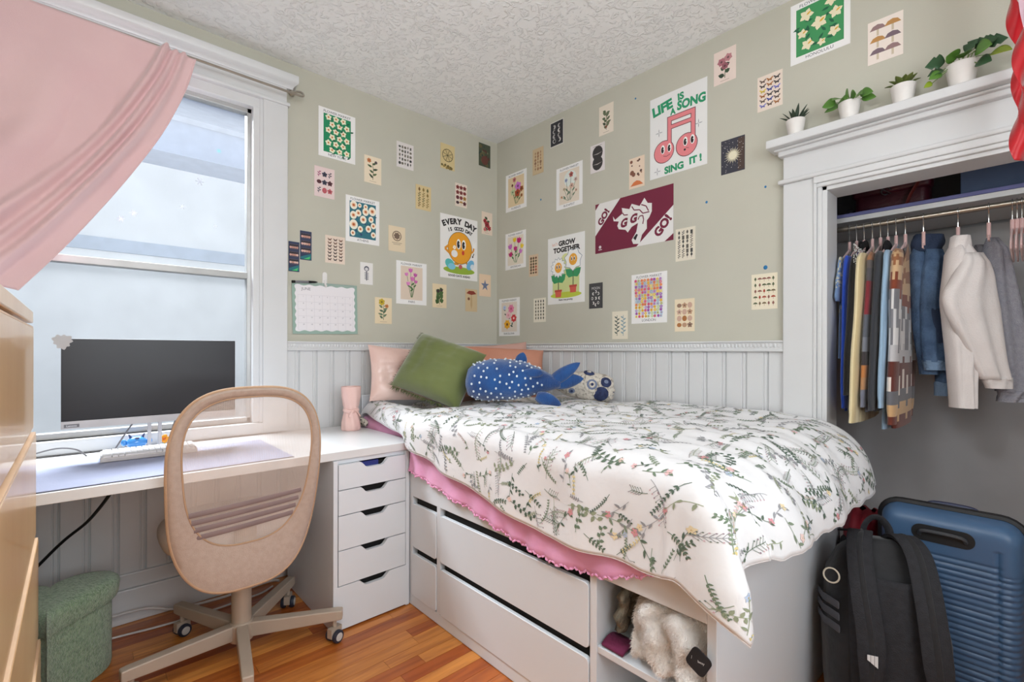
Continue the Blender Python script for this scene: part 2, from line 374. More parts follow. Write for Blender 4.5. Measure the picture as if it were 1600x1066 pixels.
# ------------------------------------------------------------------ mattress in a pink sheet
M_pink = mat('pink_sheet_cotton', (236, 168, 205), .75, c2=(228, 156, 196), scale=6, bump=.12, bscale=30, sheen=.2)
mt = thing('mattress', 'mattress wrapped in a bright pink fitted sheet with ruffled hem', 'mattress', (1.07, -.57, .60))
obj('cover', MB().box(.06, 2.085, -1.082, -.05, .602, .80), M_pink, mt, True, bevel=.05, seg=4)
hx = [.5, .772, .998, 1.248, 1.423, 1.575, 1.706, 1.8, 1.915, 2.0]; hz = [.63, .611, .574, .538, .508, .492, .498, .515, .556, .60]
def skirt(u, v):
    x = lerp(.716, 2.03, u); zb = interp(x, hx, hz); t = v
    z = lerp(.79, zb, t); f = t*t
    f = max(0, (t-.45)/.55)**2
    y = -1.108-.022*min(1, t*2) + f*(.006*math.sin(x*52+2*math.sin(x*9)) - .006 + .003*math.sin(x*23))
    return (x, y, z + (.004*math.sin(x*150) if v > .97 else 0))
obj('sheet_drop', MB().grid(skirt, 190, 16), M_pink, mt, True, solid=.002, angle=80)
obj('ruffle', MB().tube([Vector(skirt(i/260, 1))+Vector((0, -.003*math.sin(i*1.9), .002*math.cos(i*2.1))) for i in range(261)], .0035, 5), M_pink, mt)

# ------------------------------------------------------------------ duvet with a printed meadow pattern
M_duv = mat('duvet_cotton', (232, 231, 232), .8, c2=(227, 226, 228), scale=5, bump=.10, bscale=22, sheen=.15)
X0, XC, YB, YF = .075, 2.0, -.035, -1.078          # head end, foot crest, wall edge, front crest
NU, NV = 210, 150
def d_over(u):                                      # how far the cover hangs over the front
    x = lerp(X0, 2.3, u); return interp(x, [.1, .5, .68, .76, 1.0, 1.26, 1.6, 1.95, 2.05, 2.3], [.11, .13, .14, .185, .245, .285, .325, .33, .315, .30])
def e_over(v): return interp(v, [0, .15, .5, .74, .82, 1], [.36, .365, .36, .33, .30, .275])
def duv(u, v):
    Xs = X0 + u*(XC-X0+e_over(v)); YF = interp(Xs, [.1, .35, .6, .72], [-.995, -1.03, -1.048, -1.078]); Ys = v*((YB-YF)+d_over(u))
    a = max(0, Ys-(YB-YF)); b = max(0, Xs-XC); x = min(Xs, XC); y = YB-min(Ys, YB-YF)
    yy = (YB-y)/(YB-YF)
    zt = .895 - .022*yy + .016*nz(x*2.3, y*2.6, 1.7) + .012*nz(x*5, y*5.5, 4)
    zt += .011*nz(x*3.5, y*16+.6*math.sin(x*3), 9)*(1 if yy > .2 else yy*5)
    zt -= .03*max(0, 1-(x-X0)/.09)**2
    zt -= .04*min(1, max(0, (.66-x)/.15))*min(1, max(0, (y+1.0)/.15))      # pressed down by the pillows
    r = math.hypot(a, b); ph = math.atan2(a, b)/(math.pi/2) if r > 1e-6 else 0
    R = lerp(.235, .075, ph**.8); tm = math.radians(lerp(80, 87, ph))
    th = min(r/R, tm); h = R*math.sin(th); dr = R*(1-math.cos(th)); ex = max(0, r-R*tm)
    h += ex*math.cos(tm); dr += ex*math.sin(tm)
    if a > 0 and b > 0:
        g = math.sin(math.pi*ph); h += g*min(1, r/.3)*(.055*math.cos((ph-.56)*math.pi/.3)*(1 if ph > .05 else 0)+.045)
    wv = min(1, r/.22)
    q = .012*nz(x*6+y*3, r*5, 3)*wv + .009*wv*math.sin((x if ph > .5 else y)*19+2*nz(x*3, y*3))
    h += q
    an = ph**1.7*math.pi/2; c, s_ = math.cos(an), math.sin(an)
    return Vector((x+c*h, y-s_*h, zt-dr))
G = [[duv(i/NU, j/NV) for i in range(NU+1)] for j in range(NV+1)]
NG = [[None]*(NU+1) for _ in range(NV+1)]
for j in range(NV+1):
    for i in range(NU+1):
        a = G[j][min(i+1, NU)]-G[j][max(i-1, 0)]; b = G[min(j+1, NV)][i]-G[max(j-1, 0)][i]
        n_ = b.cross(a); NG[j][i] = n_.normalized()
du = thing('duvet', 'white duvet printed with green sprigs and pink flowers, draped over the bed corner', 'duvet', (1.1, -.57, .80))
obj('cover', MB().grid(lambda u, v: G[round(v*NV)][round(u*NU)], NU, NV), M_duv, du, True, solid=.004, angle=180)
obj('hem', MB().tube([G[NV][i]+Vector((0, 0, -.001)) for i in range(0, NU+1, 2)]+[G[j][NU] for j in range(NV, -1, -2)], .0022, 6), M_duv, du)
def surf(u, v, off=.0035):
    x, y = min(max(u, 0), .99999)*NU, min(max(v, 0), .99999)*NV; i, j = int(x), int(y); fx, fy = x-i, y-j
    p = (G[j][i]*(1-fx)+G[j][i+1]*fx)*(1-fy)+(G[j+1][i]*(1-fx)+G[j+1][i+1]*fx)*fy
    n_ = (NG[j][i]*(1-fx)+NG[j][i+1]*fx)*(1-fy)+(NG[j+1][i]*(1-fx)+NG[j+1][i+1]*fx)*fy
    if n_.z < 0 and j < NV*.6: n_ = -n_
    return p + n_*off
sgn = 1 if NG[NV//2][NU//2].z > 0 else -1
PR = MB(); LX, LY = XC-X0+.35, YB-YF+.30
GRN = [(110, 128, 106), (126, 140, 118), (92, 110, 92), (146, 154, 128), (84, 102, 88), (150, 150, 154)]
def pshape(cx, cy, pts, col):
    q = [((cx+px)/LX, (cy+py)/LY) for px, py in pts]
    if min(a for a, b in q) < .004 or max(a for a, b in q) > .996 or min(b for a, b in q) < .004 or max(b for a, b in q) > .996: return
    PR.col = col; PR.add([surf(a, b, sgn*.0035) for a, b in q], [tuple(range(len(q)))])
def pleaf(cx, cy, ang, ln, wd, col):
    c, s_ = math.cos(ang), math.sin(ang)
    pts = [(0, 0), (.3, -.5), (.65, -.42), (1, 0), (.65, .42), (.3, .5)]
    pshape(cx, cy, [(c*a*ln-s_*b*wd, s_*a*ln+c*b*wd) for a, b in pts], col)
def pline(pts, wd, col):
    for (x0, y0), (x1, y1) in zip(pts, pts[1:]):
        a = math.atan2(y1-y0, x1-x0); nx, ny = -math.sin(a)*wd/2, math.cos(a)*wd/2
        pshape(0, 0, [(x0+nx, y0+ny), (x1+nx, y1+ny), (x1-nx, y1-ny), (x0-nx, y0-ny)], col)
def pflower(cx, cy, r, col, n=5):
    for k in range(n): pleaf(cx, cy, 2*math.pi*k/n+.3, r, r*.75, col)
    pshape(cx, cy, [(r*.2*math.cos(k), r*.2*math.sin(k)) for k in range(6)], (190, 160, 90))
def sprig(cx, cy, ang, kind, sc):
    col = random.choice(GRN); pts = []; x, y, a = cx, cy, ang; bend = random.uniform(-.12, .12); n = random.randint(7, 11); st = .0125*sc
    for k in range(n): pts.append((x, y)); x += st*math.cos(a); y += st*math.sin(a); a += bend
    pline(pts, .0016, tuple(int(c*1.1) for c in col))
    if kind == 0:
        for k, (px, py) in enumerate(pts[2:]):
            for s_ in (-1, 1): pleaf(px, py, a+s_*.9, .013*sc*(1-.04*k), .0062*sc, col)
    elif kind == 1:
        for k, (px, py) in enumerate(pts[1:]):
            if k % 2 == 0: pleaf(px, py, a+(1 if k % 4 else -1)*.7, .024*sc, .008*sc, col)
        pflower(pts[-1][0], pts[-1][1], .013*sc, random.choice([(226, 186, 188), (214, 150, 158), (234, 204, 198), (232, 214, 176), (184, 198, 220)]))
    elif kind == 2:
        for k, (px, py) in enumerate(pts[2:]):
            for s_ in (-1, 1):
                ex, ey = px+.018*sc*math.cos(a+s_*.8), py+.018*sc*math.sin(a+s_*.8); pline([(px, py), (ex, ey)], .0012, col)
                pleaf(ex, ey, a+s_*.3, .006*sc, .0045*sc, random.choice([(150, 130, 140), (120, 130, 120), (206, 172, 178)]))
    elif kind == 3:
        yc = random.choice([(226, 210, 160), (218, 200, 140), (214, 190, 190)])
        for k, (px, py) in enumerate(pts[3:]):
            for s_ in (-1, 1): pleaf(px, py, a+s_*.6, .010*sc, .006*sc, yc)
        for k in (1, 2): pleaf(*pts[k], a+(-1)**k*.8, .022*sc, .008*sc, col)
    else:
        for k, (px, py) in enumerate(pts[1:]):
            pleaf(px, py, a+(1.1 if k % 2 else -1.1), .019*sc, .012*sc, col)
gx = .058; ny = int(LY/gx)
for j in range(ny+1):
    for i in range(int(LX/gx)+1):
        sprig((i+.5*(j % 2)+random.uniform(-.35, .35))*gx, (j+random.uniform(-.35, .35))*gx, random.uniform(0, 6.28), random.choice([0, 0, 1, 1, 2, 2, 3, 4]), random.uniform(.6, 1.05))
obj('printed_sprigs', PR, colmat('duvet_ink', .8), du, False)['kind'] = 'stuff'
# folded quilt edge showing at the head end
M_q = mat('speckled_quilt', (206, 200, 184), .85, c2=(70, 72, 60), scale=70, contrast=(.42, .52), bump=.2, bscale=50)
qm = MB().tube(spline([(.062, -1.104, .772), (.10, -1.106, .776), (.15, -1.104, .774), (.20, -1.10, .768)], 6), [.016+.006*math.sin(math.pi*k/18) for k in range(19)], 14, flat=(1.15, .9))
tag(obj('quilt_fold', qm, M_q, None, True), 'speckled cream quilt edge folded between the pink vase and the duvet', 'quilt')

# ------------------------------------------------------------------ pillows and plush
def cushion(u, v, sgn_, w, h, t, pinch=.06):
    x, y = (u*2-1), (v*2-1)
    k = 1-pinch*(1-abs(y)**2)*abs(x)**3; k2 = 1-pinch*(1-abs(x)**2)*abs(y)**3
    z = t*(max(0, (1-x**4)*(1-y**4))**.55)
    return Vector((x*w/2*k, y*h/2*k2, sgn_*z/2))
def pillow(name, label, P, w, h, t, m, yaw=0, lean=0, spin=0, parent=None, wr=.006, seed=0, n=34, bend=0, ex=None):
    B = frame(P, tuple(RT0), (0, 0, 1), tuple(-FW)) @ rot('Y', yaw) @ rot('X', -lean) @ rot('Z', spin)
    mb = MB()
    for s_ in (1, -1):
        def fn(u, v):
            p = cushion(u, v, s_, w, h, t); x, y = u*2-1, v*2-1; e = (1-x**4)*(1-y**4)
            p.z += s_*e*wr*(nz(u*9+seed, v*3, seed)+.6*nz(u*4, v*14, seed+3)); p.z += bend*x*x
            return B @ p
        g = MB().grid(fn, n, n); g.F = [f if s_ > 0 else f[::-1] for f in g.F]; mb.add(g.V, g.F)
    o = obj(name, mb, m, parent, True, angle=80)
    return o, B
M_sat = mat('blush_satin', (238, 208, 198), .28, c2=(226, 190, 180), scale=4, sheen=.3, bump=.3, bscale=10, bstretch=(1, 3, 1))
M_grn = mat('olive_velvet', (112, 122, 66), .75, c2=(92, 102, 50), scale=3, sheen=.5, bump=.2, bscale=14, bstretch=(1, 1, 3))
M_ter = mat('terracotta_linen', (206, 146, 122), .85, c2=(194, 132, 108), scale=4, bump=.25, bscale=12, bstretch=(1, 1, 4))
M_ros = mat('rose_linen', (214, 176, 164), .85, c2=(202, 160, 148), scale=4, bump=.2, bscale=20)
o, _ = pillow('satin_pillow', 0, Vector((.20, -.80, 1.022)), .54, .32, .10, M_sat, 36, 16, -4, wr=.014, seed=2); tag(o, 'shiny blush satin pillow leaning behind the green velvet cushion', 'pillow', 'pillows on the bed')
o, _ = pillow('rose_pillow', 0, atd(772, 580, 3.08), .48, .375, .10, M_ros, 10, 20, 4, seed=5); tag(o, 'dusty rose pillow at the very back in the room corner', 'pillow', 'pillows on the bed')
o, _ = pillow('terracotta_pillow', 0, atd(780, 582, 2.90), .58, .33, .15, M_ter, 12, 26, -3, wr=.012, seed=8); tag(o, 'terracotta linen pillow behind the blue spotted plush whale', 'pillow', 'pillows on the bed')
gt = thing('velvet_cushion', 'olive green velvet cushion with fringed edge leaning on the satin pillow', 'pillow', atd(690, 634, 2.62), 'pillows on the bed')
gp, B = pillow('cushion_body', 0, atd(686, 578, 2.57),   .41, .35, .21, M_grn, -8, 30, -20, gt, wr=.012, seed=11)
fm = MB(); random.seed(2)
for k in range(420):
    t = random.random(); side = k % 3
    p = Vector((-.195, lerp(-.175, .175, t), 0)) if side else Vector((lerp(-.195, .12, t), -.175, 0))
    d = Vector((-1, random.uniform(-.5, .2), random.uniform(-.5, .5))) if side else Vector((random.uniform(-.4, .4), -1, random.uniform(-.4, .6)))
    q = p+d.normalized()*random.uniform(.018, .034); s_ = Vector((0, .0016, 0)) if side else Vector((.0016, 0, 0))
    fm.add([B @ (p-s_), B @ (p+s_), B @ (q+Vector((0, 0, -.004)))], [(0, 1, 2)])
obj('fringe', fm, mat('olive_fringe', (78, 88, 44), .9), gp, False)['kind'] = 'stuff'

# spotted plush whale
wp = thing('plush_whale', 'blue corduroy plush whale with white spots lying in front of the pillows', 'plush toy', atd(800, 636, 2.42))
WB = frame(atd(806, 599, 2.42), tuple(RT0), tuple(FW), (0, 0, 1))
M_blu = mat('blue_corduroy', (14, 82, 150), .8, c2=(8, 60, 120), scale=9, sheen=.5, bump=.55, bscale=55, bstretch=(5, 1, 1))
def wb(t):                                          # radius along the body
    return interp(t, [0, .03, .1, .25, .45, .65, .8, .92, 1], [.02, .075, .098, .112, .112, .095, .066, .04, .022])
prof = [(i/36) for i in range(37)]
bm_ = MB(); n = 22
for t in prof:
    for k in range(n):
        q = 2*math.pi*k/n; r = wb(t)*(1+.05*nz(t*5, math.cos(q)*2, math.sin(q)*2)); x = lerp(-.255, .225, t); zc = .012*math.sin(t*3)-.012*max(0, t-.6)
        bm_.V.append(WB @ Vector((x, r*math.sin(q)*.95, zc+r*math.cos(q)*(1.0 if math.cos(q) > 0 else .86))))
bm_.F = [(i*n+k, i*n+(k+1) % n, (i+1)*n+(k+1) % n, (i+1)*n+k) for i in range(36) for k in range(n)] + [tuple(range(n))[::-1], tuple(36*n+k for k in range(n))]
bm_.C = [None]*len(bm_.F); bm_.I = [0]*len(bm_.F)
wbody = obj('body', bm_, M_blu, wp, True, angle=80)
sp = MB(); random.seed(12); used = []
for k in range(900):
    t = random.uniform(.07, .8); q = random.uniform(-1.75, 2.9)
    x = lerp(-.255, .225, t); P = Vector((x, -math.sin(q)*0, 0)); r = wb(t)
    p = Vector((x, r*math.sin(q-1.57)*.95, .012*math.sin(t*3)+r*math.cos(q-1.57)*(1.0 if math.cos(q-1.57) > 0 else .86)))
    if any((p-o_).length < .024 for o_ in used) or len(used) > 130: continue
    used.append(p); nn = Vector((0, math.sin(q-1.57), math.cos(q-1.57)))
    R_ = nn.to_track_quat('Z', 'Y').to_matrix().to_4x4(); sp.ball(WB @ (p+nn*.002), (.0055, .0065, .004), 8, (WB.to_3x3().to_4x4() @ R_))
obj('spots', sp, mat('white_embroidery', (228, 236, 244), .8), wbody)['kind'] = 'stuff'
def fin(name, c, a, b_, th, ang, tilt=0):
    M_ = WB.to_3x3().to_4x4() @ rot('Y', ang) @ rot('X', tilt)
    mb = MB(); n_ = 14
    for i in range(13):
        t = i/12; w_ = math.sin(math.pi*min(1, t*.9+.1))**.6*b_*(1-.25*t); 
        for k in range(n_):
            q = 2*math.pi*k/n_; mb.V.append(WB @ Vector(c) + (M_.to_3x3() @ Vector((t*a, th*math.sin(q)*(1-.4*t)*math.sin(math.pi*min(1, t*.85+.15))**.5, w_*math.cos(q)))))
    mb.F = [(i*n_+k, i*n_+(k+1) % n_, (i+1)*n_+(k+1) % n_, (i+1)*n_+k) for i in range(12) for k in range(n_)]+[tuple(range(n_))[::-1], tuple(12*n_+k for k in range(n_))]
    mb.C = [None]*len(mb.F); mb.I = [0]*len(mb.F); obj(name, mb, M_blu, wp, True, angle=80)
fin('tail_fin', (.17, 0, -.0), .19, .038, .028, -34); fin('tail_fin', (.18, .02, .0), .17, .045, .028, -8)
fin('dorsal_fin', (.02, .03, .09), .07, .035, .02, -75); fin('side_fin', (.10, -.09, -.055), .13, .04, .03, 20, 20); fin('side_fin', (.13, -.075, .055), .11, .026, .022, 182)

# cream and navy patterned plush roll
cp = thing('swirl_plush', 'cream and navy plush roll with round swirl patches beside the wainscot', 'plush toy', atd(912, 636, 2.62))
CB = frame(atd(912, 603, 2.62), tuple(RT0), tuple(FW), (0, 0, 1)) @ rot('Y', 8)
M_cr = mat('cream_crochet', (214, 206, 194), .9, c2=(150, 142, 132), scale=60, contrast=(.35, .5), bump=.5, bscale=90)
M_nv = mat('navy_crochet', (52, 64, 104), .9, c2=(36, 44, 78), scale=40, bump=.4, bscale=90); M_sl = mat('slate_crochet', (120, 132, 160), .9, bump=.4, bscale=90)
mb = MB(); n = 20
for i in range(25):
    t = i/24; r = interp(t, [0, .05, .25, .55, .85, .97, 1], [.02, .04, .062, .082, .08, .06, .02])
    for k in range(n):
        q = 2*math.pi*k/n; rr = r*(1+.10*nz(t*4, math.cos(q)*1.5, math.sin(q)*1.5)); mb.V.append(CB @ Vector((lerp(-.17, .165, t), rr*math.sin(q), rr*math.cos(q))))
mb.F = [(i*n+k, i*n+(k+1) % n, (i+1)*n+(k+1) % n, (i+1)*n+k) for i in range(24) for k in range(n)]+[tuple(range(n))[::-1], tuple(24*n+k for k in range(n))]; mb.C = [None]*len(mb.F); mb.I = [0]*len(mb.F)
obj('body', mb, M_cr, cp, True, angle=80)
def patch(x, ang, r, ms):
    rb = interp((x+.17)/.335, [0, .05, .25, .55, .85, .97, 1], [.02, .04, .062, .082, .08, .06, .02]); nn = Vector((0, -math.cos(math.radians(ang)), math.sin(math.radians(ang))))
    R_ = CB.to_3x3().to_4x4() @ nn.to_track_quat('Z', 'Y').to_matrix().to_4x4(); c_ = CB @ (Vector((x, 0, 0))+nn*(rb*.97))
    for k, m_ in enumerate(ms):
        rr = r*(1-k/len(ms)); q_ = obj('swirl_patch', MB().ball(c_+R_.to_3x3() @ Vector((0, 0, .0025*k)), (rr, rr, .008), 14, R_), m_, cp)
patch(.03, 12, .042, [M_cr, M_sl, M_cr, M_nv]); patch(-.075, 25, .036, [M_nv, M_sl, M_nv]); patch(-.07, -28, .03, [M_cr, M_sl, M_nv]); patch(.015, 70, .03, [M_nv, M_cr]); patch(.085, -20, .042, [M_nv, M_nv]); patch(.105, 30, .03, [M_nv, M_sl]); patch(-.12, 0, .026, [M_cr, M_sl])
ed = CB.to_3x3().to_4x4() @ rot('Y', 70) @ rot('X', 30)
for k, (rr, m_) in enumerate(((.055, M_cr), (.04, M_sl), (.033, M_cr), (.02, M_nv), (.012, M_cr))):
    obj('end_swirl', MB().ball(CB @ Vector((.14+.003*k, -.028-.003*k, .0)), (rr, rr, .014), 16, ed), m_, cp)

# ------------------------------------------------------------------ things on the bed shelf
M_fur = mat('cream_faux_fur', (250, 245, 240), .95, c2=(236, 224, 212), scale=16, contrast=(.3, .55), bump=.8, bscale=120, sheen=.4)
fb = thing('fur_blanket', 'cream faux fur blanket stuffed into the open bed shelf', 'blanket', (1.955, -1.0, .294))
def fur(u, v):
    x = lerp(1.852, 2.084, u); z = .296 + v*.195*(1-.25*max(0, .35-u)**.8*1.4)
    f = (1-(2*u-1)**6)**.5*(1-(2*v-1)**8)**.4 if 0 < u < 1 and 0 < v < 1 else 0
    y = -1.00 - .115*f - .03*f*(math.sin(u*17+3*v+1.5*nz(u*3, v*3))*.7+.5*nz(u*7, v*4, 2))
    return Vector((x, y, z))
obj('fleece', MB().grid(fur, 60, 44), M_fur, fb, True, angle=180)
random.seed(5); hm = MB()
for k in range(9000):
    u, v = random.uniform(.02, .98), random.uniform(.02, .98); p = fur(u, v); d = Vector((random.uniform(-.6, .6), -1, random.uniform(-.9, .4))).normalized()*random.uniform(.006, .014); s_ = Vector((random.uniform(-1, 1), 0, random.uniform(-1, 1))).normalized()*.0007
    hm.add([p-s_, p+s_, p+d], [(0, 1, 2)])
obj('fur_pile', hm, M_fur, fb, False)['kind'] = 'stuff'
obj('fold_back', MB().box(1.86, 2.075, -1.0, -.75, .296, .46), M_fur, fb, True, bevel=.04, seg=3)
tg = thing('fabric_tag', 'black fabric tag with white lettering on the fur blanket', 'tag', (2.07, -1.135, .33))
TB = frame(onp(1092, 1034, 1, -1.14), (1, 0, 0), (0, 0, 1), (0, -1, 0)) @ rot('Z', -28)
obj('tag_cloth', MB().prism(rfront(-.026, .026, -.028, .028, .012), .003, TB), mat('black_tag', (32, 32, 36), .8), tg, False)
tag_frame = TB
M_kn = mat('grey_green_knit', (138, 132, 116), .95, c2=(92, 88, 76), scale=40, bump=.8, bscale=80); M_pl = mat('plum_knit', (112, 34, 72), .9, c2=(84, 22, 54), bump=.4, bscale=80)
tag(obj('folded_scarf', MB().grid(lambda u, v: Vector((1.798+.026*v+.006*math.sin(u*14), -1.075+.16*u-.012*math.sin(v*3.1)+.01*math.sin(v*14), .335+.142*v*(1-.1*u))), 20, 24), M_kn, None, True, solid=.024), 'grey green knitted scarf squeezed left of the fur blanket', 'scarf')
tag(obj('plum_garment', MB().grid(lambda u, v: Vector((1.772+.072*u, -1.112+.08*v, .300+.014*math.sin(math.pi*v)*(1-.5*u))), 14, 12), M_pl, None, True, solid=.008), 'plum knitted garment under the fur blanket on the bed shelf', 'clothing')
# ------------------------------------------------------------------ desk and drawer unit
random.seed(21)
M_desk = mat('white_desk_foil', (222, 222, 222), .3, c2=(218, 218, 218), scale=2)
DZ = .742
desk = thing('desk', 'long white desk top running under the window to the bed', 'desk', (.37, -1.95, 0))
c45 = [(.04, -2.77), (.672, -2.77), (.698, -1.105), (.68, -1.0885), (.04, -1.0885)]
obj('desk_top', MB().prism(c45, .034, Matrix.Translation((0, 0, DZ-.034))), M_desk, desk, False, bevel=.002)
obj('leg', MB().tube([(.12, -2.7, 0), (.12, -2.7, DZ-.034)], .02, 16), M_desk, desk); obj('leg', MB().tube([(.6, -2.7, 0), (.6, -2.7, DZ-.034)], .02, 16), M_desk, desk)
AX, AY0, AY1, AZ = .702, -1.476, -1.1255, DZ-.036
du_ = thing('drawer_unit', 'white five-drawer unit with curved finger cut-outs holding up the desk end', 'drawers', (.41, -1.3, 0))
cb = MB().box(.13, AX-.001, AY0, AY0+.018, .002, AZ).box(.13, AX-.001, AY1-.018, AY1, .002, AZ).box(.13, AX-.02, AY0, AY1, AZ-.018, AZ).box(.13, .14, AY0, AY1, .002, AZ).box(.13, AX-.02, AY0, AY1, .03, .05)
obj('carcass', cb, M_lam, du_, False, bevel=.001, seg=1)
obj('inside_shade', MB().box(.142, AX-.03, AY0+.02, AY1-.02, .052, AZ-.03), M_dark, du_, False)  # near-black block stands for the shade behind the cut-outs
zs = [.690, .583, .478, .334, .188, .006]
for k in range(5):
    z1, z0 = zs[k]-.002, zs[k+1]+.002; y0, y1 = AY0+.021, AY1-.021
    if k == 4: y0, y1 = AY0+.003, AY1-.003; z1 = zs[k]-.002
    a, e = lerp(y0, y1, .30), lerp(y0, y1, .74); top = [(y1, z1), (e, z1)]
    for q in range(1, 24):
        t = q/24; k_ = min(1, min(t, 1-t)/.26); top.append((lerp(e, a, t), z1-.026*(.5-.5*math.cos(math.pi*k_))))
    top += [(a, z1), (y0, z1), (y0, z0), (y1, z0)]
    M_ = frame((AX-.018, 0, 0), (0, 1, 0), (0, 0, 1), (1, 0, 0))
    obj('drawer', MB().prism(top, .018, M_), M_lam, du_, False)
tag(obj('blue_folder', MB().box(AX-.028, AX-.019, -1.36, -1.27, .64, .683), mat('navy_folder', (30, 44, 120), .5), None, False), 'navy blue folder peeking from the top drawer cut-out', 'folder')

mt_ = obj('desk_mat', MB().box(.20, .666, -2.74, -1.62, DZ+.0015, DZ+.0042), mat('blue_grey_felt', (158, 164, 190), .6, c2=(150, 156, 184), scale=9, bump=.1, bscale=200), None, False, bevel=.001)
obj('rubber_backing', MB().box(.199, .667, -2.741, -1.619, DZ+.0001, DZ+.0014), M_dark, mt_, False)
tag(mt_, 'blue grey desk mat lying along the front of the desk', 'desk mat')

# ------------------------------------------------------------------ monitor
M_bez = mat('silver_plastic', (196, 194, 196), .35, .3); M_scr = mat('black_screen', (30, 30, 36), .33, c2=(27, 27, 33), spec=.4)
mo = thing('monitor', 'flat black computer monitor with a silver chin in front of the window', 'monitor', (.2, -2.0, DZ))
my0, my1 = -2.292, -1.733
obj('housing', MB().box(.222, .248, my0, my1, .872, 1.203), mat('grey_plastic', (120, 120, 124), .5), mo, False, bevel=.004)
scr = obj('screen', MB().box(.246, .2505, my0+.001, my1-.001, .90, 1.202), M_scr, mo, False, bevel=.0008, seg=1)
obj('chin', MB().box(.244, .2515, my0, my1, .872, .8995), M_bez, mo, False, bevel=.001)
chin_plate = obj('badge', MB().box(.2515, .2522, my0+.008, my0+.050, .877, .889), mat('badge_grey', (120, 120, 124), .4), mo, False)
st = MB().box(.165, .175, -2.035, -2.022, DZ+.008, 1.02).box(.165, .175, -2.0, -1.987, DZ+.008, 1.02).box(.163, .177, -2.035, -1.987, .99, 1.05).box(.17, .225, -2.03, -1.99, 1.0, 1.05)
obj('stand', st, mat('pale_metal', (206, 206, 210), .35, .3), mo, False, bevel=.002)
obj('stand_base', MB().box(.05, .195, -2.12, -1.90, DZ+.0005, DZ+.008), mat('pale_metal'), mo, False, bevel=.003)
cn = MB(); pts = []
for k in range(40):
    q = 2*math.pi*k/40; r = .0255+.0032*math.cos(q*9)+.003*math.sin(q*3); pts.append((r*math.cos(q), r*math.sin(q)))
cn.prism(pts, .0012, frame((.2512, my0+.004, 1.192), (0, 1, 0), (0, 0, 1), (1, 0, 0)))
tag(obj('cloud_note', cn, mat('grey_paper', (200, 198, 198), .8), None, False), 'scalloped grey cloud-shaped paper stuck to the monitor corner', 'sticker')

# keyboard
kb = thing('keyboard', 'white compact keyboard with pale keys on the desk mat', 'keyboard', (.275, -2.04, DZ+.004))
KB = frame((.275, -2.035, DZ+.0105), (0, 1, 0), (-1, 0, 0), (0, 0, 1)) @ rot('Z', -1.5) @ rot('X', 5)
M_key = mat('key_white', (232, 230, 232), .5); M_case = mat('case_white', (196, 192, 192), .45)
obj('case', MB().box(-.15, .15, -.058, .058, 0, .016, KB), M_case, kb, False, bevel=.003)
km = None
for r_ in range(5):
    x = -.144; j = 0
    while x < .14:
        wd = .0185 * (1.5 if j == 0 else (5.2 if (r_ == 0 and j == 3) else 1)); wd = min(wd, .144-x)
        if wd < .008: break
        y = -.052+r_*.0208
        if km is None:
            o = obj('key', MB().box(-.5, .5, -.5, .5, 0, 1), M_key, kb, False); km = o.data
        else: o = bpy.data.objects.new('key', km); COL.objects.link(o); o.parent = kb
        o.matrix_local = Matrix.Translation(-GEO[kb.name]) @ KB @ Matrix.Translation((x+wd/2, y+.0095, .016)) @ Matrix.Diagonal((wd-.003, .0175, .006, 1))
        x += wd; j += 1
for s_ in (-1, 1): obj('foot', MB().box(s_*.12-.012, s_*.12+.012, .03, .05, -.006, 0, KB), M_case, kb, False)

# small desk figures
tb = thing('toy_bear', 'small glossy blue bear figurine behind the keyboard', 'figurine', (.11, -2.065, DZ+.0085))
M_toy = mat('glossy_blue', (70, 150, 225), .15, coat=.5); c0 = Vector((.11, -2.065, DZ+.0085))
obj('body', MB().ball(c0+Vector((0, 0, .026)), (.026, .036, .026), 18), M_toy, tb)
for s_ in (-1, 1):
    obj('arm', MB().ball(c0+Vector((.004, s_*.042, .03)), (.009, .01, .014), 12), M_toy, tb); obj('ear', MB().tube([c0+Vector((0, s_*.018, .045)), c0+Vector((0, s_*.026, .062))], [.006, .002], 8), mat('toy_dark', (70, 80, 120), .4), tb)
obj('nose', MB().ball(c0+Vector((.018, 0, .046)), (.006, .008, .005), 10), mat('toy_dark'), tb)
tf = thing('toy_flower', 'tiny orange flower figurine between the bear and the chair', 'figurine', (.13, -1.975, DZ+.0085))
c0 = Vector((.13, -1.975, DZ+.0085)); M_or = mat('orange_plastic', (250, 165, 40), .35)
obj('stem', MB().tube([c0, c0+Vector((0, 0, .03))], .003, 8), mat('leaf_plastic', (90, 150, 70), .4), tf)
for k in range(5):
    q = 2*math.pi*k/5; obj('petal', MB().ball(c0+Vector((.004, .011*math.cos(q), .034+.011*math.sin(q))), (.005, .0085, .0085), 10), M_or, tf)
obj('centre', MB().ball(c0+Vector((.009, 0, .034)), .005, 10), mat('orange_dark', (220, 100, 30), .4), tf)

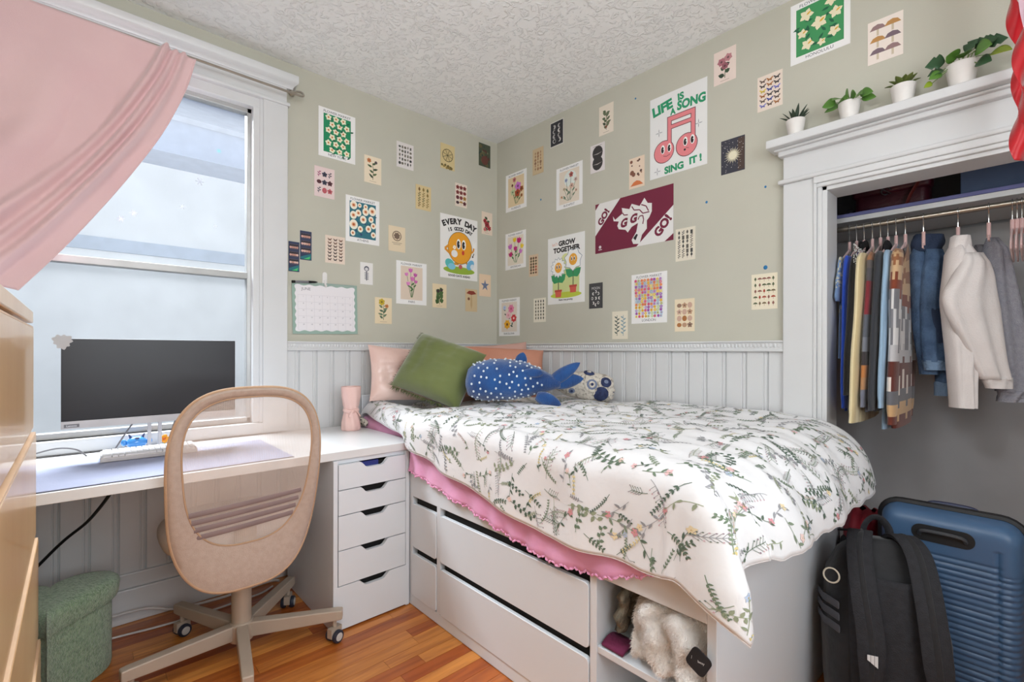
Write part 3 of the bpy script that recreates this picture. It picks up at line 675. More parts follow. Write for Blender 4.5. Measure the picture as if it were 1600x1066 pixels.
# vase with a bow waist
vs = thing('pink_vase', 'pale pink ceramic vase tied like a bow at the desk end', 'vase', (.20, -1.182, DZ+.0005))
vc = (.20, -1.182, DZ+.0005); M_vs = mat('pink_ceramic', (236, 200, 192), .35, c2=(230, 190, 182), scale=5)
pf = [(.044, 0), (.050, .008), (.047, .04), (.040, .075), (.034, .098), (.033, .108), (.040, .135), (.047, .175), (.050, .205), (.051, .228), (.047, .229), (.043, .19), (.03, .12)]
obj('body', MB().lathe(pf, vc, 48, None, lambda q, z: 1+.055*math.cos(8*q+3*z*10)*(1 if z < .2 else .4)), M_vs, vs, True, angle=50)
obj('knot', MB().tube([Vector(vc)+Vector((.037*math.cos(q), .037*math.sin(q), .103+.004*math.sin(3*q))) for q in [2*math.pi*k/24 for k in range(25)]], .008, 8, flat=(1.3, .6)), M_vs, vs)
for s_ in (-1, 1): obj('bow_tail', MB().tube(spline([Vector(vc)+Vector((.036, .006*s_, .105)), Vector(vc)+Vector((.045, .018*s_, .095)), Vector(vc)+Vector((.047, .03*s_, .075))]), [.008]*17, 8, flat=(.4, 1)), M_vs, vs)

# cables
M_cab = mat('grey_cable', (112, 110, 112), .6); M_bcab = mat('black_cable', (18, 18, 20), .5); M_wcab = mat('white_cable', (214, 208, 204), .5)
def cable(label, pts, r, m): tag(obj('cable', MB().tube(spline(pts, 10), r, 8), m), label, 'cable')
cable('grey cable arching over the desk left of the keyboard', [(.06, -2.42, DZ+.006), (.10, -2.36, DZ+.03), (.13, -2.30, DZ+.045), (.14, -2.25, DZ+.035), (.145, -2.22, DZ+.006)], .003, M_cab)
cable('grey cable dropping from the monitor towards the keyboard', [(.205, -2.075, .885), (.19, -2.10, .84), (.17, -2.125, .79), (.15, -2.145, DZ+.0045)], .003, M_cab)
cable('grey cable behind the monitor stand near the orange figurine', [(.205, -1.93, .90), (.18, -1.95, .84), (.16, -1.955, .78), (.15, -1.96, DZ+.012)], .003, M_cab)
p0 = onp(167, 779, 0, .45); p1 = onp(137, 815, 0, .30); p2 = onp(100, 845, 0, .22); p3 = onp(62, 882, 0, .18)
cable('black power cable hanging under the desk above the green stool', [(.5, p0.y+.02, DZ-.04), p0, p1, p2, p3, (.16, -2.5, .2), (.12, -2.6, .02)], .0055, M_bcab)
cable('pale cable running along the baseboard under the desk', [(.045, -2.7, .008), (.06, -2.3, .05), (.07, -2.05, .06), (.09, -1.93, .028), (.075, -1.75, .008), (.055, -1.55, .008), (.08, -1.50, .008)], .006, M_wcab)
cable('thin white cable curling on the floor behind the chair', [(.09, -2.7, .006), (.13, -2.2, .005), (.16, -2.0, .005), (.17, -1.85, .006), (.16, -1.7, .006), (.15, -1.6, .006), (.115, -1.54, .006)], .0045, M_wcab)

# ------------------------------------------------------------------ office chair
ch = thing('office_chair', 'beige swivel desk chair with mesh back seen from behind', 'chair', (.57, -1.78, 0))
M_mtl = mat('beige_metal', (186, 172, 156), .45, .15, c2=(180, 166, 150)); M_bei = mat('beige_fabric', (190, 170, 157), .85, c2=(182, 161, 147), scale=60, bump=.25, bscale=400, sheen=.2)
M_edge = mat('beige_piping', (190, 156, 126), .8, bump=.15, bscale=300)
CC = Vector((.588, -1.784, 0))
obj('column', MB().lathe([(.034, .07), (.034, .30), (.024, .302), (.024, .40)], CC, 24), M_mtl, ch)
obj('hub', MB().lathe([(.04, .062), (.044, .07), (.044, .125), (.036, .132)], CC, 24), M_mtl, ch)
for k in range(5):
    q = math.radians(62+72*k); d = Vector((math.cos(q), math.sin(q), 0)); s_ = Vector((-d.y, d.x, 0)); R_ = .365
    lg = MB(); a0, a1 = CC+d*.03, CC+d*R_
    prof = [(a0, .020, .072, .128), (a1-d*.02, .018, .088, .128), (a1, .017, .09, .126)]
    for p, w_, z0, z1 in prof: lg.V += [p-s_*w_+Vector((0, 0, z0)), p+s_*w_+Vector((0, 0, z0)), p+s_*w_+Vector((0, 0, z1)), p-s_*w_+Vector((0, 0, z1))]
    lg.F = [(i*4+j, i*4+(j+1) % 4, (i+1)*4+(j+1) % 4, (i+1)*4+j) for i in range(2) for j in range(4)]+[(3, 2, 1, 0), (8, 9, 10, 11)]; lg.C = [None]*len(lg.F); lg.I = [0]*len(lg.F)
    leg = obj('leg', lg, M_mtl, ch, False, bevel=.004)
    cp_ = CC+d*(R_-.03); sd = rot('Z', random.uniform(0, 360)) if k not in (0, 2) else rot('Z', 20)
    ax = (sd.to_3x3() @ Vector((1, 0, 0)))
    cs_ = obj('caster', MB().tube([cp_+Vector((0, 0, .088)), cp_+Vector((0, 0, .05))], .008, 8).box(-.012, .012, -.026, .026, .022, .058, Matrix.Translation(cp_) @ sd), M_mtl, leg, True)
    for w_ in (-1, 1):
        T = Matrix.Translation(cp_+ax*(.018*w_)+Vector((0, 0, .0245))) @ sd @ rot('Y', 90)
        obj('wheel', MB().lathe([(.004, -.009), (.022, -.009), (.0245, -.005), (.0245, .005), (.022, .009), (.004, .009)], (0, 0, 0), 20, T), mat('wheel_navy', (40, 46, 62), .5), leg)
        obj('wheel_cap', MB().lathe([(.001, -.0105), (.015, -.0105), (.016, -.009), (.016, .009), (.015, .0105), (.001, .0105)], (0, 0, 0), 16, T), mat('wheel_cap_grey', (206, 204, 200), .4), leg)
# seat: thick rounded pad
def seat(u, v):
    q = 2*math.pi*u; t = math.pi*v; e = lambda a, p: math.copysign(abs(a)**p, a)
    x, y, z = e(math.cos(q), .6)*e(math.sin(t), .45), e(math.sin(q), .6)*e(math.sin(t), .45), -e(math.cos(t), .8)
    return Vector((.495+.235*x, -1.795+.235*y, .475+.05*z+.012*(x*x-.3)))
obj('seat', MB().grid(seat, 48, 20, True), mat('seat_fabric', (214, 202, 194), .85, bump=.2, bscale=300), ch, True, angle=80)
obj('seat_mechanism', MB().box(.42, .70, -1.85, -1.73, .37, .43), mat('mech_dark', (70, 66, 62), .5), ch, False, bevel=.01)
# backrest
def prof_r(th, a, b_top, b_bot, wt, wb_, n_):
    """rounded outline: th angle -> (y, z) around 0"""
    c, s_ = math.cos(th), math.sin(th); e = lambda v_, p: math.copysign(abs(v_)**p, v_)
    z = e(s_, 2/n_)*(b_top if s_ > 0 else b_bot); y = e(c, 2/n_)
    wdt = lerp(wb_, wt, min(1, max(0, (z+b_bot)/(b_top+b_bot)))**.8)
    return y*wdt, z
ZB = .70; YBK = -1.81
def bx_(z, y): return .775+.052*((z-.32)/.7) - .03*math.exp(-((z-.5)/.18)**2) - .30*(y-YBK)**2 + .02
def outer(th): 
    y, z = prof_r(th, 0, .335, .36, .245, .215, 3.0); return YBK+y, ZB+z
def inner(th):
    y, z = prof_r(th, 0, .250, .262, .214, .172, 2.9); return YBK+y+.003, ZB+.055+z
NB = 96
fb_ = MB()
for i in range(NB):
    th = 2*math.pi*i/NB; (y0, z0), (y1, z1) = outer(th), inner(th)
    ring = [(0, 0), (0, .006), (.25, .016), (.55, .014), (1, .004), (1, -.002), (.5, -.012), (.2, -.010)]
    for t, dx in ring:
        y, z = lerp(y0, y1, t), lerp(z0, z1, t); fb_.V.append((bx_(z, y)+dx, y, z))
k_ = 8
fb_.F = [(i*k_+j, ((i+1) % NB)*k_+j, ((i+1) % NB)*k_+(j+1) % k_, i*k_+(j+1) % k_) for i in range(NB) for j in range(k_)]; fb_.C = [None]*len(fb_.F); fb_.I = [0]*len(fb_.F)
bk = obj('backrest', fb_, M_bei, ch, True, angle=60)
obj('piping', MB().tube([(bx_(outer(2*math.pi*i/NB)[1], outer(2*math.pi*i/NB)[0])+.002, *outer(2*math.pi*i/NB)) for i in range(NB+1)], .006, 8, False), M_edge, bk)
obj('mesh_seam', MB().tube([(bx_(inner(2*math.pi*i/NB)[1], inner(2*math.pi*i/NB)[0])+.004, *inner(2*math.pi*i/NB)) for i in range(NB+1)], .003, 6, False), M_edge, bk)
M_net = mat('back_mesh', (232, 214, 202), .8); N, L, b = nodes(M_net)
tr = N.new('ShaderNodeBsdfTransparent'); mx = N.new('ShaderNodeMixShader'); L.new(tr.outputs[0], mx.inputs[1]); L.new(b.outputs[0], mx.inputs[2]); L.new(mx.outputs[0], N['Material Output'].inputs[0])
tcn = N['Texture Coordinate']; wv1 = N.new('ShaderNodeTexWave'); wv1.bands_direction = 'Z'; wv1.inputs['Scale'].default_value = 130; wv2 = N.new('ShaderNodeTexWave'); wv2.bands_direction = 'Y'; wv2.inputs['Scale'].default_value = 110
L.new(tcn.outputs['Object'], wv1.inputs[0]); L.new(tcn.outputs['Object'], wv2.inputs[0])
mxx = N.new('ShaderNodeMath'); mxx.operation = 'MAXIMUM'; L.new(wv1.outputs['Fac'], mxx.inputs[0]); L.new(wv2.outputs['Fac'], mxx.inputs[1])
mr = N.new('ShaderNodeMapRange'); mr.inputs['From Min'].default_value = .2; mr.inputs['From Max'].default_value = .95; mr.inputs['To Min'].default_value = .22; mr.inputs['To Max'].default_value = .66; L.new(mxx.outputs[0], mr.inputs[0]); L.new(mr.outputs[0], mx.inputs[0])
def net(u, v):
    q = 2*math.pi*u; y, z = inner(q); cy, cz = YBK, ZB+.055; y, z = lerp(cy, y, v), lerp(cz, z, v); return (bx_(z, y)+.001, y, z)
obj('mesh', MB().grid(net, 64, 12, True), M_net, bk, True, angle=180)
for k, z in enumerate((.556, .583, .610, .637)):
    w_ = .150+.008*k
    obj('lumbar_strip', MB().tube([(bx_(z, YBK+y)+.0035, YBK+y, z+.012*y/.2) for y in np.linspace(-w_, w_, 13)], .0085, 8, flat=(1, .22)), mat('lumbar_taupe', (138, 118, 116), .7), bk)
obj('back_bracket', MB().tube(spline([(.62, -1.8, .40), (.74, -1.805, .40), (.755, -1.81, .46), (.752, -1.81, .54)]), .022, 12, flat=(1, 1.6)), M_mtl, ch)

# ------------------------------------------------------------------ heart-shaped stool
M_bcl = mat('green_boucle', (150, 178, 142), .95, c2=(114, 144, 110), scale=90, contrast=(.35, .6), bump=.9, bscale=170, sheen=.5)
hs = thing('heart_stool', 'green boucle heart-shaped storage stool under the desk', 'stool', (.33, -2.31, 0))
def heart(sc, n_=56):
    out = []
    for k in range(n_):
        t = 2*math.pi*k/n_; x = 16*math.sin(t)**3; y = 13*math.cos(t)-5*math.cos(2*t)-2*math.cos(3*t)-math.cos(4*t); out.append((-y/17*sc*1.02, x/16.5*sc))
    return out
HC = Vector((.35, -2.318, 0))
def hstack(levels, m, name, cap=True):
    mb = MB(); n_ = 56
    for sc, z in levels: mb.V += [HC+Vector((x, y, z)) for x, y in heart(sc, n_)]
    mb.F = [(i*n_+k, i*n_+(k+1) % n_, (i+1)*n_+(k+1) % n_, (i+1)*n_+k) for i in range(len(levels)-1) for k in range(n_)]
    mb.V.append(HC+Vector((.03, 0, levels[-1][1]+.002))); t0 = (len(levels)-1)*n_; mb.F += [(t0+k, t0+(k+1) % n_, len(mb.V)-1) for k in range(n_)]
    mb.C = [None]*len(mb.F); mb.I = [0]*len(mb.F); return obj(name, mb, m, hs, True, angle=70)
hstack([(.168, .002), (.172, .015), (.172, .262)], M_bcl, 'box'); hstack([(.186, .25), (.192, .26), (.197, .295), (.194, .312), (.182, .322), (.15, .328), (.10, .330), (.05, .330)], M_bcl, 'lid')

# ------------------------------------------------------------------ wooden dresser by the camera
M_map = mat('maple_veneer', (236, 196, 142), .3, c2=(220, 174, 118), scale=3, stretch=(1, 1, .35), detail=6, bump=.03, bscale=60, coat=.2)
M_mape = mat('maple_edge', (232, 196, 158), .4)
ds = thing('dresser', 'honey maple chest of drawers at the left edge beside the desk', 'dresser', (1.3, -2.55, 0))
obj('body', MB().box(.765, 1.85, -2.775, -2.376, .0, 1.235), M_map, ds, False, bevel=.002)
obj('top', MB().box(.745, 1.87, -2.79, -2.3395, 1.2355, 1.268), M_map, ds, False, bevel=.003)
zz = [(.945, 1.222, -2.338), (.65, .93, -2.3325), (.365, .635, -2.3275), (.05, .35, -2.3225)]
for z0, z1, yf in zz:
    d_ = obj('drawer', MB().box(.755, 1.86, yf-.02, yf, z0, z1), M_map, ds, False, bevel=.002)
    obj('dark_backing', MB().box(.79, 1.83, -2.3755, yf-.0205, z0+.02, z1-.04), M_dark, d_, False)
    obj('edge_strip', MB().box(.755, 1.86, yf-.019, yf-.001, z1+.0003, z1+.004), M_mape, d_, False)

# ------------------------------------------------------------------ curtain and rod
M_rod = mat('brushed_steel', (176, 168, 156), .3, .85)
cr_ = thing('curtain_rod', 'thin steel curtain rod with curved return end below the window cornice', 'curtain rod', (.1, -2.1, 2.46))
rp = spline([(.03, -1.43, 2.492), (.05, -1.412, 2.500), (.075, -1.398, 2.492), (.095, -1.392, 2.474), (.106, -1.402, 2.459), (.108, -1.43, 2.456), (.108, -1.50, 2.456), (.108, -2.0, 2.456), (.108, -2.77, 2.456)], 8)
obj('rod', MB().tube(rp, .006, 10), M_rod, cr_)
obj('bracket', MB().lathe([(.016, 0), (.016, .006), (.01, .012)], (0, 0, 0), 16, Matrix.Translation((.02, -1.425, 2.50)) @ rot('Y', 90)), M_rod, cr_)
M_cur = mat('dusty_pink_curtain', (228, 194, 194), .8, c2=(222, 186, 188), scale=3, sheen=.4, bump=.06, bscale=300)
ct = thing('curtain', 'dusty pink curtain swept aside across the top of the window', 'curtain', (.11, -2.4, 1.36))
re = [onp(u, v, 0, .13) for u, v in [(306, 92), (290, 140), (258, 200), (215, 258), (160, 322), (98, 387), (27, 453)]]
re = spline(re, 10); nr = len(re)-1
le = [Vector((.10, lerp(-2.785, -2.775, k/nr), lerp(2.462, 1.62, k/nr))) for k in range(nr+1)]
def cur(u, v):
    k = v*nr; i = min(int(k), nr-1); f = k-i; R_, L_ = re[i].lerp(re[i+1], f), le[i].lerp(le[i+1], f)
    wid = abs(R_.y-L_.y); p = L_.lerp(R_, u); p.z = lerp(L_.z, R_.z, u) - .05*math.sin(math.pi*u)*v
    e = (1-u)*wid if v < 2 else 0
    x = 0
    for c_, w_, a_ in ((.060, .013, .060), (.098, .013, .055), (.145, .017, .060)):       # pleats that follow the free edge
        fl = lerp(.75, 1.6, v); x += a_*math.exp(-(((e-c_*fl)/(w_*fl))**2))*(.75+.25*math.cos(v*7+c_*40))
    x += .030*nz(u*5, v*3.0, 2)*min(1, v*3+.15) + .022*nz(u*9+v*4, v*7, 5)*(1-u)*min(1, v*4)
    x += .05*v*math.exp(-((e-.34*lerp(1, .9, v))/.07)**2) 
    return Vector((.122+max(x, -.003), p.y, p.z))
obj('cloth', MB().grid(cur, 150, 70), M_cur, ct, True, solid=.003, angle=180)
obj('hem', MB().tube([cur(1, k/60) for k in range(61)], .003, 6), M_cur, ct)
# ------------------------------------------------------------------ lettering helper
_gl = {}
def glyphs(txt, bold=0):
    k = (txt, bold)
    if k not in _gl:
        cu = bpy.data.curves.new('lettering', 'FONT'); cu.body = txt; cu.size = 1; cu.offset = bold; cu.resolution_u = 3; cu.fill_mode = 'FRONT' if hasattr(cu, 'fill_mode') else cu.fill_mode
        o = bpy.data.objects.new('lettering', cu); COL.objects.link(o); dg = bpy.context.evaluated_depsgraph_get(); me = bpy.data.meshes.new_from_object(o.evaluated_get(dg))
        V = [(v.co.x, v.co.y) for v in me.vertices]; Fc = [tuple(p.vertices) for p in me.polygons]
        bpy.data.objects.remove(o); bpy.data.curves.remove(cu); bpy.data.meshes.remove(me); _gl[k] = (V, Fc)
    return _gl[k]
INK = colmat('printed_paper', .55)
class Art:
    """a sheet of paper in its own plane: origin centre, x right, y up"""
    def __init__(s, w, h, paper, B, t=.0006):
        s.w, s.h, s.B, s.z, s.m = w, h, B, t, MB(); s.m.col = paper
        s.m.box(-w/2, w/2, -h/2, h/2, 0, t, B)
    def poly(s, pts, col):
        s.z += .000012; s.m.col = col; s.m.add([s.B @ Vector((x, y, s.z)) for x, y in pts], [tuple(range(len(pts)))])
    def rect(s, x0, x1, y0, y1, col): s.poly([(x0, y0), (x1, y0), (x1, y1), (x0, y1)], col)
    def disc(s, x, y, rx, col, ry=None, n=14, rot_=0):
        ry = ry or rx; c, d = math.cos(rot_), math.sin(rot_)
        s.poly([(x+c*rx*math.cos(2*math.pi*k/n)-d*ry*math.sin(2*math.pi*k/n), y+d*rx*math.cos(2*math.pi*k/n)+c*ry*math.sin(2*math.pi*k/n)) for k in range(n)], col)
    def leaf(s, x, y, a, ln, wd, col):
        c, d = math.cos(a), math.sin(a); s.poly([(x+c*p*ln-d*q*wd, y+d*p*ln+c*q*wd) for p, q in ((0, 0), (.3, -.5), (.65, -.42), (1, 0), (.65, .42), (.3, .5))], col)
    def line(s, pts, wd, col):
        for (x0, y0), (x1, y1) in zip(pts, pts[1:]):
            a = math.atan2(y1-y0, x1-x0); nx, ny = -math.sin(a)*wd/2, math.cos(a)*wd/2; s.poly([(x0+nx, y0+ny), (x0-nx, y0-ny), (x1-nx, y1-ny), (x1+nx, y1+ny)], col)
    def flower(s, x, y, r, col, n=5, mid=None, a0=.3, wd=.8):
        for k in range(n): s.leaf(x, y, a0+2*math.pi*k/n, r, r*wd, col)
        if mid: s.disc(x, y, r*.28, mid, n=8)
    def text(s, txt, x, y, h, col, maxw=None, ang=0, bold=0, shear=0):
        V, Fc = glyphs(txt, bold)
        if not V: return
        xs = [v[0] for v in V]; ys = [v[1] for v in V]; x0, x1, y0, y1 = min(xs), max(xs), min(ys), max(ys)
        k = h/max(.3, y1-y0); kx = k
        if maxw and (x1-x0)*k > maxw: kx = maxw/(x1-x0)
        c, d = math.cos(ang), math.sin(ang); s.z += .000012; s.m.col = col; out = []
        for vx, vy in V:
            py = (vy-(y0+y1)/2)*k; px = (vx-(x0+x1)/2)*kx+shear*py; out.append(s.B @ Vector((x+c*px-d*py, y+d*px+c*py, s.z)))
        s.m.add(out, Fc)
    def arc(s, txt, x, y, h, col, R, span, bold=0):     # letters along an arc centred below (R>0) the line
        n = len(txt)
        for i, chh in enumerate(txt):
            a = (i/(n-1)-.5)*span if n > 1 else 0
            if chh != ' ': s.text(chh, x+R*math.sin(a), y-R+R*math.cos(a), h, col, None, -a, bold)
    def done(s, name, label, cat, group):
        return tag(obj(name, s.m, INK, None, False), label, cat, group)
def card(wall, uL, uR, vT, vB, paper=(240, 238, 236), tilt=0, off=.0008):
    um, vm = (uL+uR)/2, (vT+vB)/2
    if wall == 'A':
        f = lambda u, v: onp(u, v, 0, 0.0); a, b = f(uL, vm), f(uR, vm); w = b.y-a.y; ex, ez = (0, 1, 0), (1, 0, 0); c = f(um, vm)
        c = Vector((off, (a.y+b.y)/2, c.z)); h = f(um, vT).z-f(um, vB).z
    else:
        f = lambda u, v: onp(u, v, 1, 0.0); a, b = f(uL, vm), f(uR, vm); w = b.x-a.x; ex, ez = (1, 0, 0), (0, -1, 0); c = f(um, vm)
        c = Vector(((a.x+b.x)/2, -off, c.z)); h = f(um, vT).z-f(um, vB).z
    return Art(w, h, paper, frame(c, ex, (0, 0, 1), ez) @ rot('Z', tilt))
random.seed(33)
GR = 'prints taped to the walls'; BLK = (34, 32, 34); CRM = (238, 222, 196); TAN = (212, 190, 146); WHT = (242, 241, 240); PCH = (240, 220, 206)
def market(a, city, panel, inset=.13):
    w, h = a.w, a.h; a.text('FLOWER MARKET', 0, h*.437, h*.05, (70, 70, 84), w*.80); a.text(city, 0, -h*.437, h*.05, (70, 70, 84), w*.6)
    x, y = w*(.5-inset), h*.39; a.rect(-x, x, -y, y, panel); return x, y
def clipd(x, y, X, Y, r): return abs(x) < X-r*.3 and abs(y) < Y-r*.3
def P_ny():
    a = card('A', 497.5, 555, 174.5, 250, WHT); X, Y = market(a, 'NEW YORK', (22, 140, 92)); r = X*.245
    for j in range(6):
        for i in range(4):
            x = lerp(-X, X, (i+.5*(j % 2)+.15)/3.7); y = lerp(-Y, Y, (j+.5)/6)
            if clipd(x, y, X, Y, r*2.2): a.leaf(x+r, y-r*.8, random.uniform(0, 6), r*1.2, r*.5, (14, 96, 66)); a.flower(x, y, r, (240, 236, 208), 5, (206, 120, 50), random.uniform(0, 2), .85)
    a.done('art_print', 'flower market print of cream daisies on green, nearest the window top', 'art print', GR)
def P_ath():
    a = card('A', 540, 592.5, 309.5, 380.5, WHT); X, Y = market(a, 'ATHENS', (44, 112, 128), .11)
    for k in range(60): a.leaf(random.uniform(-X*.9, X*.85), random.uniform(-Y*.92, Y*.9), random.uniform(0, 6), X*.25, X*.1, random.choice([(60, 130, 140), (30, 84, 104), (70, 140, 120), (38, 70, 110)]))
    for x, y, r in ((-.7, .78, .27), (-.25, .82, .14), (.2, .8, .17), (.2, .52, .25), (.72, .62, .29), (-.35, .38, .22), (-.72, .22, .25), (.02, .06, .25), (.62, .14, .2), (-.7, -.3, .31), (-.2, -.5, .2), (.42, -.42, .22), (.84, -.2, .2), (-.76, -.78, .18), (.84, -.72, .19)):
        x = max(-.8, min(.8, x)); a.disc(x*X, y*Y, r*X, (246, 240, 222), r*X*1.15); a.disc(x*X, y*Y, r*X*.55, (240, 190, 150)); a.disc(x*X, y*Y, r*X*.3, (176, 88, 40))
    a.done('art_print', 'flower market print of cream poppies on teal above the butterfly card', 'art print', GR)
def bouquet(a, X, Y, cols, style=0, leafc=(70, 110, 60)):
    base = (0, -Y*.85)
    for k, (x, y, r, c) in enumerate(cols):
        a.line([(base[0]+x*X*.15, base[1]), (x*X*.6, lerp(base[1], y*Y, .5)), (x*X, y*Y)], X*.035, leafc)
        a.leaf(x*X*.45, lerp(base[1], y*Y, .45), 1.5+(.8 if k % 2 else -.8), X*.38, X*.14, leafc)
    for x, y, r, c in cols:
        if style == 1:
            for da in (-.45, 0, .45): a.leaf(x*X, y*Y-r*X*.7, 1.57+da-x*.5, r*X*1.8, r*X*.9, tuple(int(q*(1-.12*abs(da))) for q in c))
        else: a.flower(x*X, y*Y, r*X*1.2, c, 6 if style == 2 else 5, tuple(int(q*.55) for q in c), random.random(), .9)
def P_paris():
    a = card('A', 619, 666.3, 409.7, 476, WHT); X, Y = market(a, 'PARIS', (226, 208, 190), .14)
    bouquet(a, X, Y, [(-.1, .75, .22, (216, 110, 190)), (-.45, .5, .18, (226, 130, 200)), (.3, .5, .2, (206, 96, 176)), (.05, .25, .24, (222, 120, 190)), (-.3, -.05, .2, (232, 140, 205)), (.35, .1, .18, (214, 110, 180))], 1)
    a.done('art_print', 'flower market print of pink tulips on beige above the cream flower card', 'art print', GR)
def P_lis():
    a = card('B', 790.6, 823, 269, 328, WHT); X, Y = market(a, 'FLORENCE', (228, 206, 168), .12)
    bouquet(a, X, Y, [(-.2, .8, .2, (190, 110, 110)), (.25, .3, .36, (206, 120, 206)), (.2, -.15, .32, (170, 70, 30)), (.7, .05, .22, (150, 80, 30)), (-.4, -.02, .25, (190, 205, 160)), (-.45, .45, .12, (120, 50, 40)), (.7, -.4, .14, (150, 90, 40))], 0)
    a.done('art_print', 'flower market print of a lilac and rust bouquet, highest by the corner', 'art print', GR)
def P_bud():
    a = card('B', 869.6, 910.5, 257.7, 324, WHT); X, Y = market(a, 'BUDAPEST', (228, 216, 200), .12)
    a.disc(.1*X, .45*Y, X*.62, (226, 232, 226))
    bouquet(a, X, Y, [(.2, .68, .2, (176, 92, 84)), (-.3, .4, .14, (150, 160, 190)), (.65, .3, .16, (196, 170, 160)), (.25, 0, .2, (206, 168, 150)), (-.5, -.1, .12, (190, 170, 140)), (-.75, -.55, .1, (200, 150, 110)), (.7, -.35, .1, (190, 150, 130))], 0, (98, 120, 96))
    a.done('art_print', 'pale flower market print with a single red bloom under the moon card', 'art print', GR)
def P_ams():
    a = card('B', 790, 822, 362.4, 420, WHT); X, Y = market(a, 'AMSTERDAM', (232, 222, 206), .12)
    bouquet(a, X, Y, [(-.1, .72, .26, (240, 206, 40)), (.4, .62, .32, (206, 24, 120)), (.75, .2, .24, (244, 212, 50)), (-.6, .3, .3, (206, 110, 200)), (0, .1, .26, (200, 40, 130)), (-.55, -.25, .28, (196, 30, 110)), (.6, -.15, .24, (214, 130, 210))], 1, (60, 120, 56))
    a.done('art_print', 'flower market print of bright pink and yellow tulips beside the corner', 'art print', GR)
def P_bar():
    a = card('B', 780, 812.3, 466, 525, WHT); X, Y = market(a, 'BARCELONA', (230, 218, 206), .13)
    for k in range(9): a.leaf(random.uniform(-.7, .7)*X, random.uniform(-.8, .5)*Y, random.uniform(0, 6), X*.4, X*.14, (46, 74, 58))
    for x, y, r, c, m in ((.25, .55, .42, (230, 130, 170), (200, 80, 120)), (-.1, .12, .36, (238, 190, 200), (220, 140, 150)), (.6, -.1, .38, (214, 50, 60), (255, 220, 210)), (-.25, -.5, .45, (240, 176, 40), (120, 70, 20)), (-.6, .65, .22, (190, 205, 235), (150, 160, 200))): a.flower(x*X, y*Y, r*X, c, 7, m, .2, .8)
    a.done('art_print', 'flower market print of a yellow and red bouquet lowest by the corner', 'art print', GR)
def P_lon():
    a = card('B', 987, 1042.6, 426.6, 505, WHT); X, Y = market(a, 'LONDON', (240, 240, 236), .11)
    for j in range(13):
        for i in range(9):
            x, y = lerp(-X, X, (i+.5)/9)+random.uniform(-.03, .03)*X, lerp(-Y, Y, (j+.5)/13); a.flower(x, y, X*.115, random.choice([(236, 196, 60), (150, 90, 190), (160, 190, 220), (230, 140, 90), (214, 90, 140), (190, 210, 160), (180, 150, 215), (240, 220, 120)]), 5, random.choice([(230, 120, 60), (250, 240, 200), (200, 60, 60)]), random.random())
    a.done('art_print', 'flower market print crowded with tiny rainbow flowers left of the shell card', 'art print', GR)
def P_hon():
    a = card('B', 1235.6, 1328.8, -11, 86, WHT); X, Y = market(a, 'HONOLULU', (64, 150, 92), .10)
    for k in range(16): a.leaf(random.uniform(-X*.85, X*.8), random.uniform(-Y*.85, Y*.7), random.uniform(0, 6), X*.34, X*.12, (24, 96, 66))
    for x, y, r in ((-.55, .62, .33), (.5, .8, .3), (0, .1, .36), (.68, .25, .3), (-.75, -.1, .25), (-.5, -.62, .3), (.62, -.5, .28), (.1, -.75, .2)):
        x = max(-.72, min(.72, x)); a.flower(x*X, y*Y, r*X, (240, 230, 196), 5, None, k, .72); a.leaf(x*X, y*Y, .6, r*X*.8, r*X*.28, (226, 176, 50)); k += 1
    a.done('art_print', 'flower market print of plumeria on green above the closet corner', 'art print', GR)
for f_ in (P_ny, P_ath, P_paris, P_lis, P_bud, P_ams, P_bar, P_lon, P_hon): f_()

# small vintage cards
def grid_card(wall, box, paper, label, rows, cols, shapes, pal, m=.1, border=None):
    a = card(wall, *box, paper); w, h = a.w*(1-2*m), a.h*(1-2*m)
    if border: a.rect(-a.w/2*.93, a.w/2*.93, -a.h/2*.95, a.h/2*.95, border)
    for j in range(rows):
        for i in range(cols):
            x, y = -w/2+(i+.5)*w/cols, -h/2+(j+.5)*h/rows; r = min(w/cols, h/rows)*.56; c = random.choice(pal); s_ = random.choice(shapes)
            if s_ == 'disc': a.disc(x, y, r*.8, c, r*random.uniform(.6, .95))
            elif s_ == 'fly':
                for q in (-1, 1): a.poly([(x, y), (x+q*r*1.1, y+r*.75), (x+q*r*1.05, y+r*.1), (x, y-r*.15)], c); a.poly([(x, y), (x+q*r*.75, y-r*.1), (x+q*r*.6, y-r*.75), (x, y-r*.4)], tuple(int(k*.85) for k in c))
            elif s_ == 'leaf':
                a.line([(x, y-r), (x, y+r*.4)], r*.12, c); a.leaf(x, y-r*.5, 1.57, r*1.6, r*.9, c)
            elif s_ == 'shroom':
                a.rect(x-r*.14, x+r*.14, y-r*.9, y+r*.1, (206, 190, 164)); a.poly([(x-r, y), (x-r*.6, y+r*.6), (x, y+r*.8), (x+r*.6, y+r*.6), (x+r, y)], c)
            elif s_ == 'flower': a.flower(x, y, r, c, 5, tuple(int(k*.6) for k in c))
            elif s_ == 'moon': a.disc(x, y, r*.8, c); a.disc(x+r*random.uniform(-.9, .9), y, r*.6, border or paper)
            elif s_ == 'branch':
                a.line([(x-r*.2, y-r), (x+r*.1, y+r)], r*.14, c)
                for q in range(4): a.leaf(x, y-r*.7+q*r*.4, .6 if q % 2 else 2.5, r*.8, r*.35, c)
            else: a.rect(x-r*.5, x+r*.5, y-r*.8, y+r*.8, c)
    return a.done('vintage_card', label, 'card', 'small vintage cards on the walls')
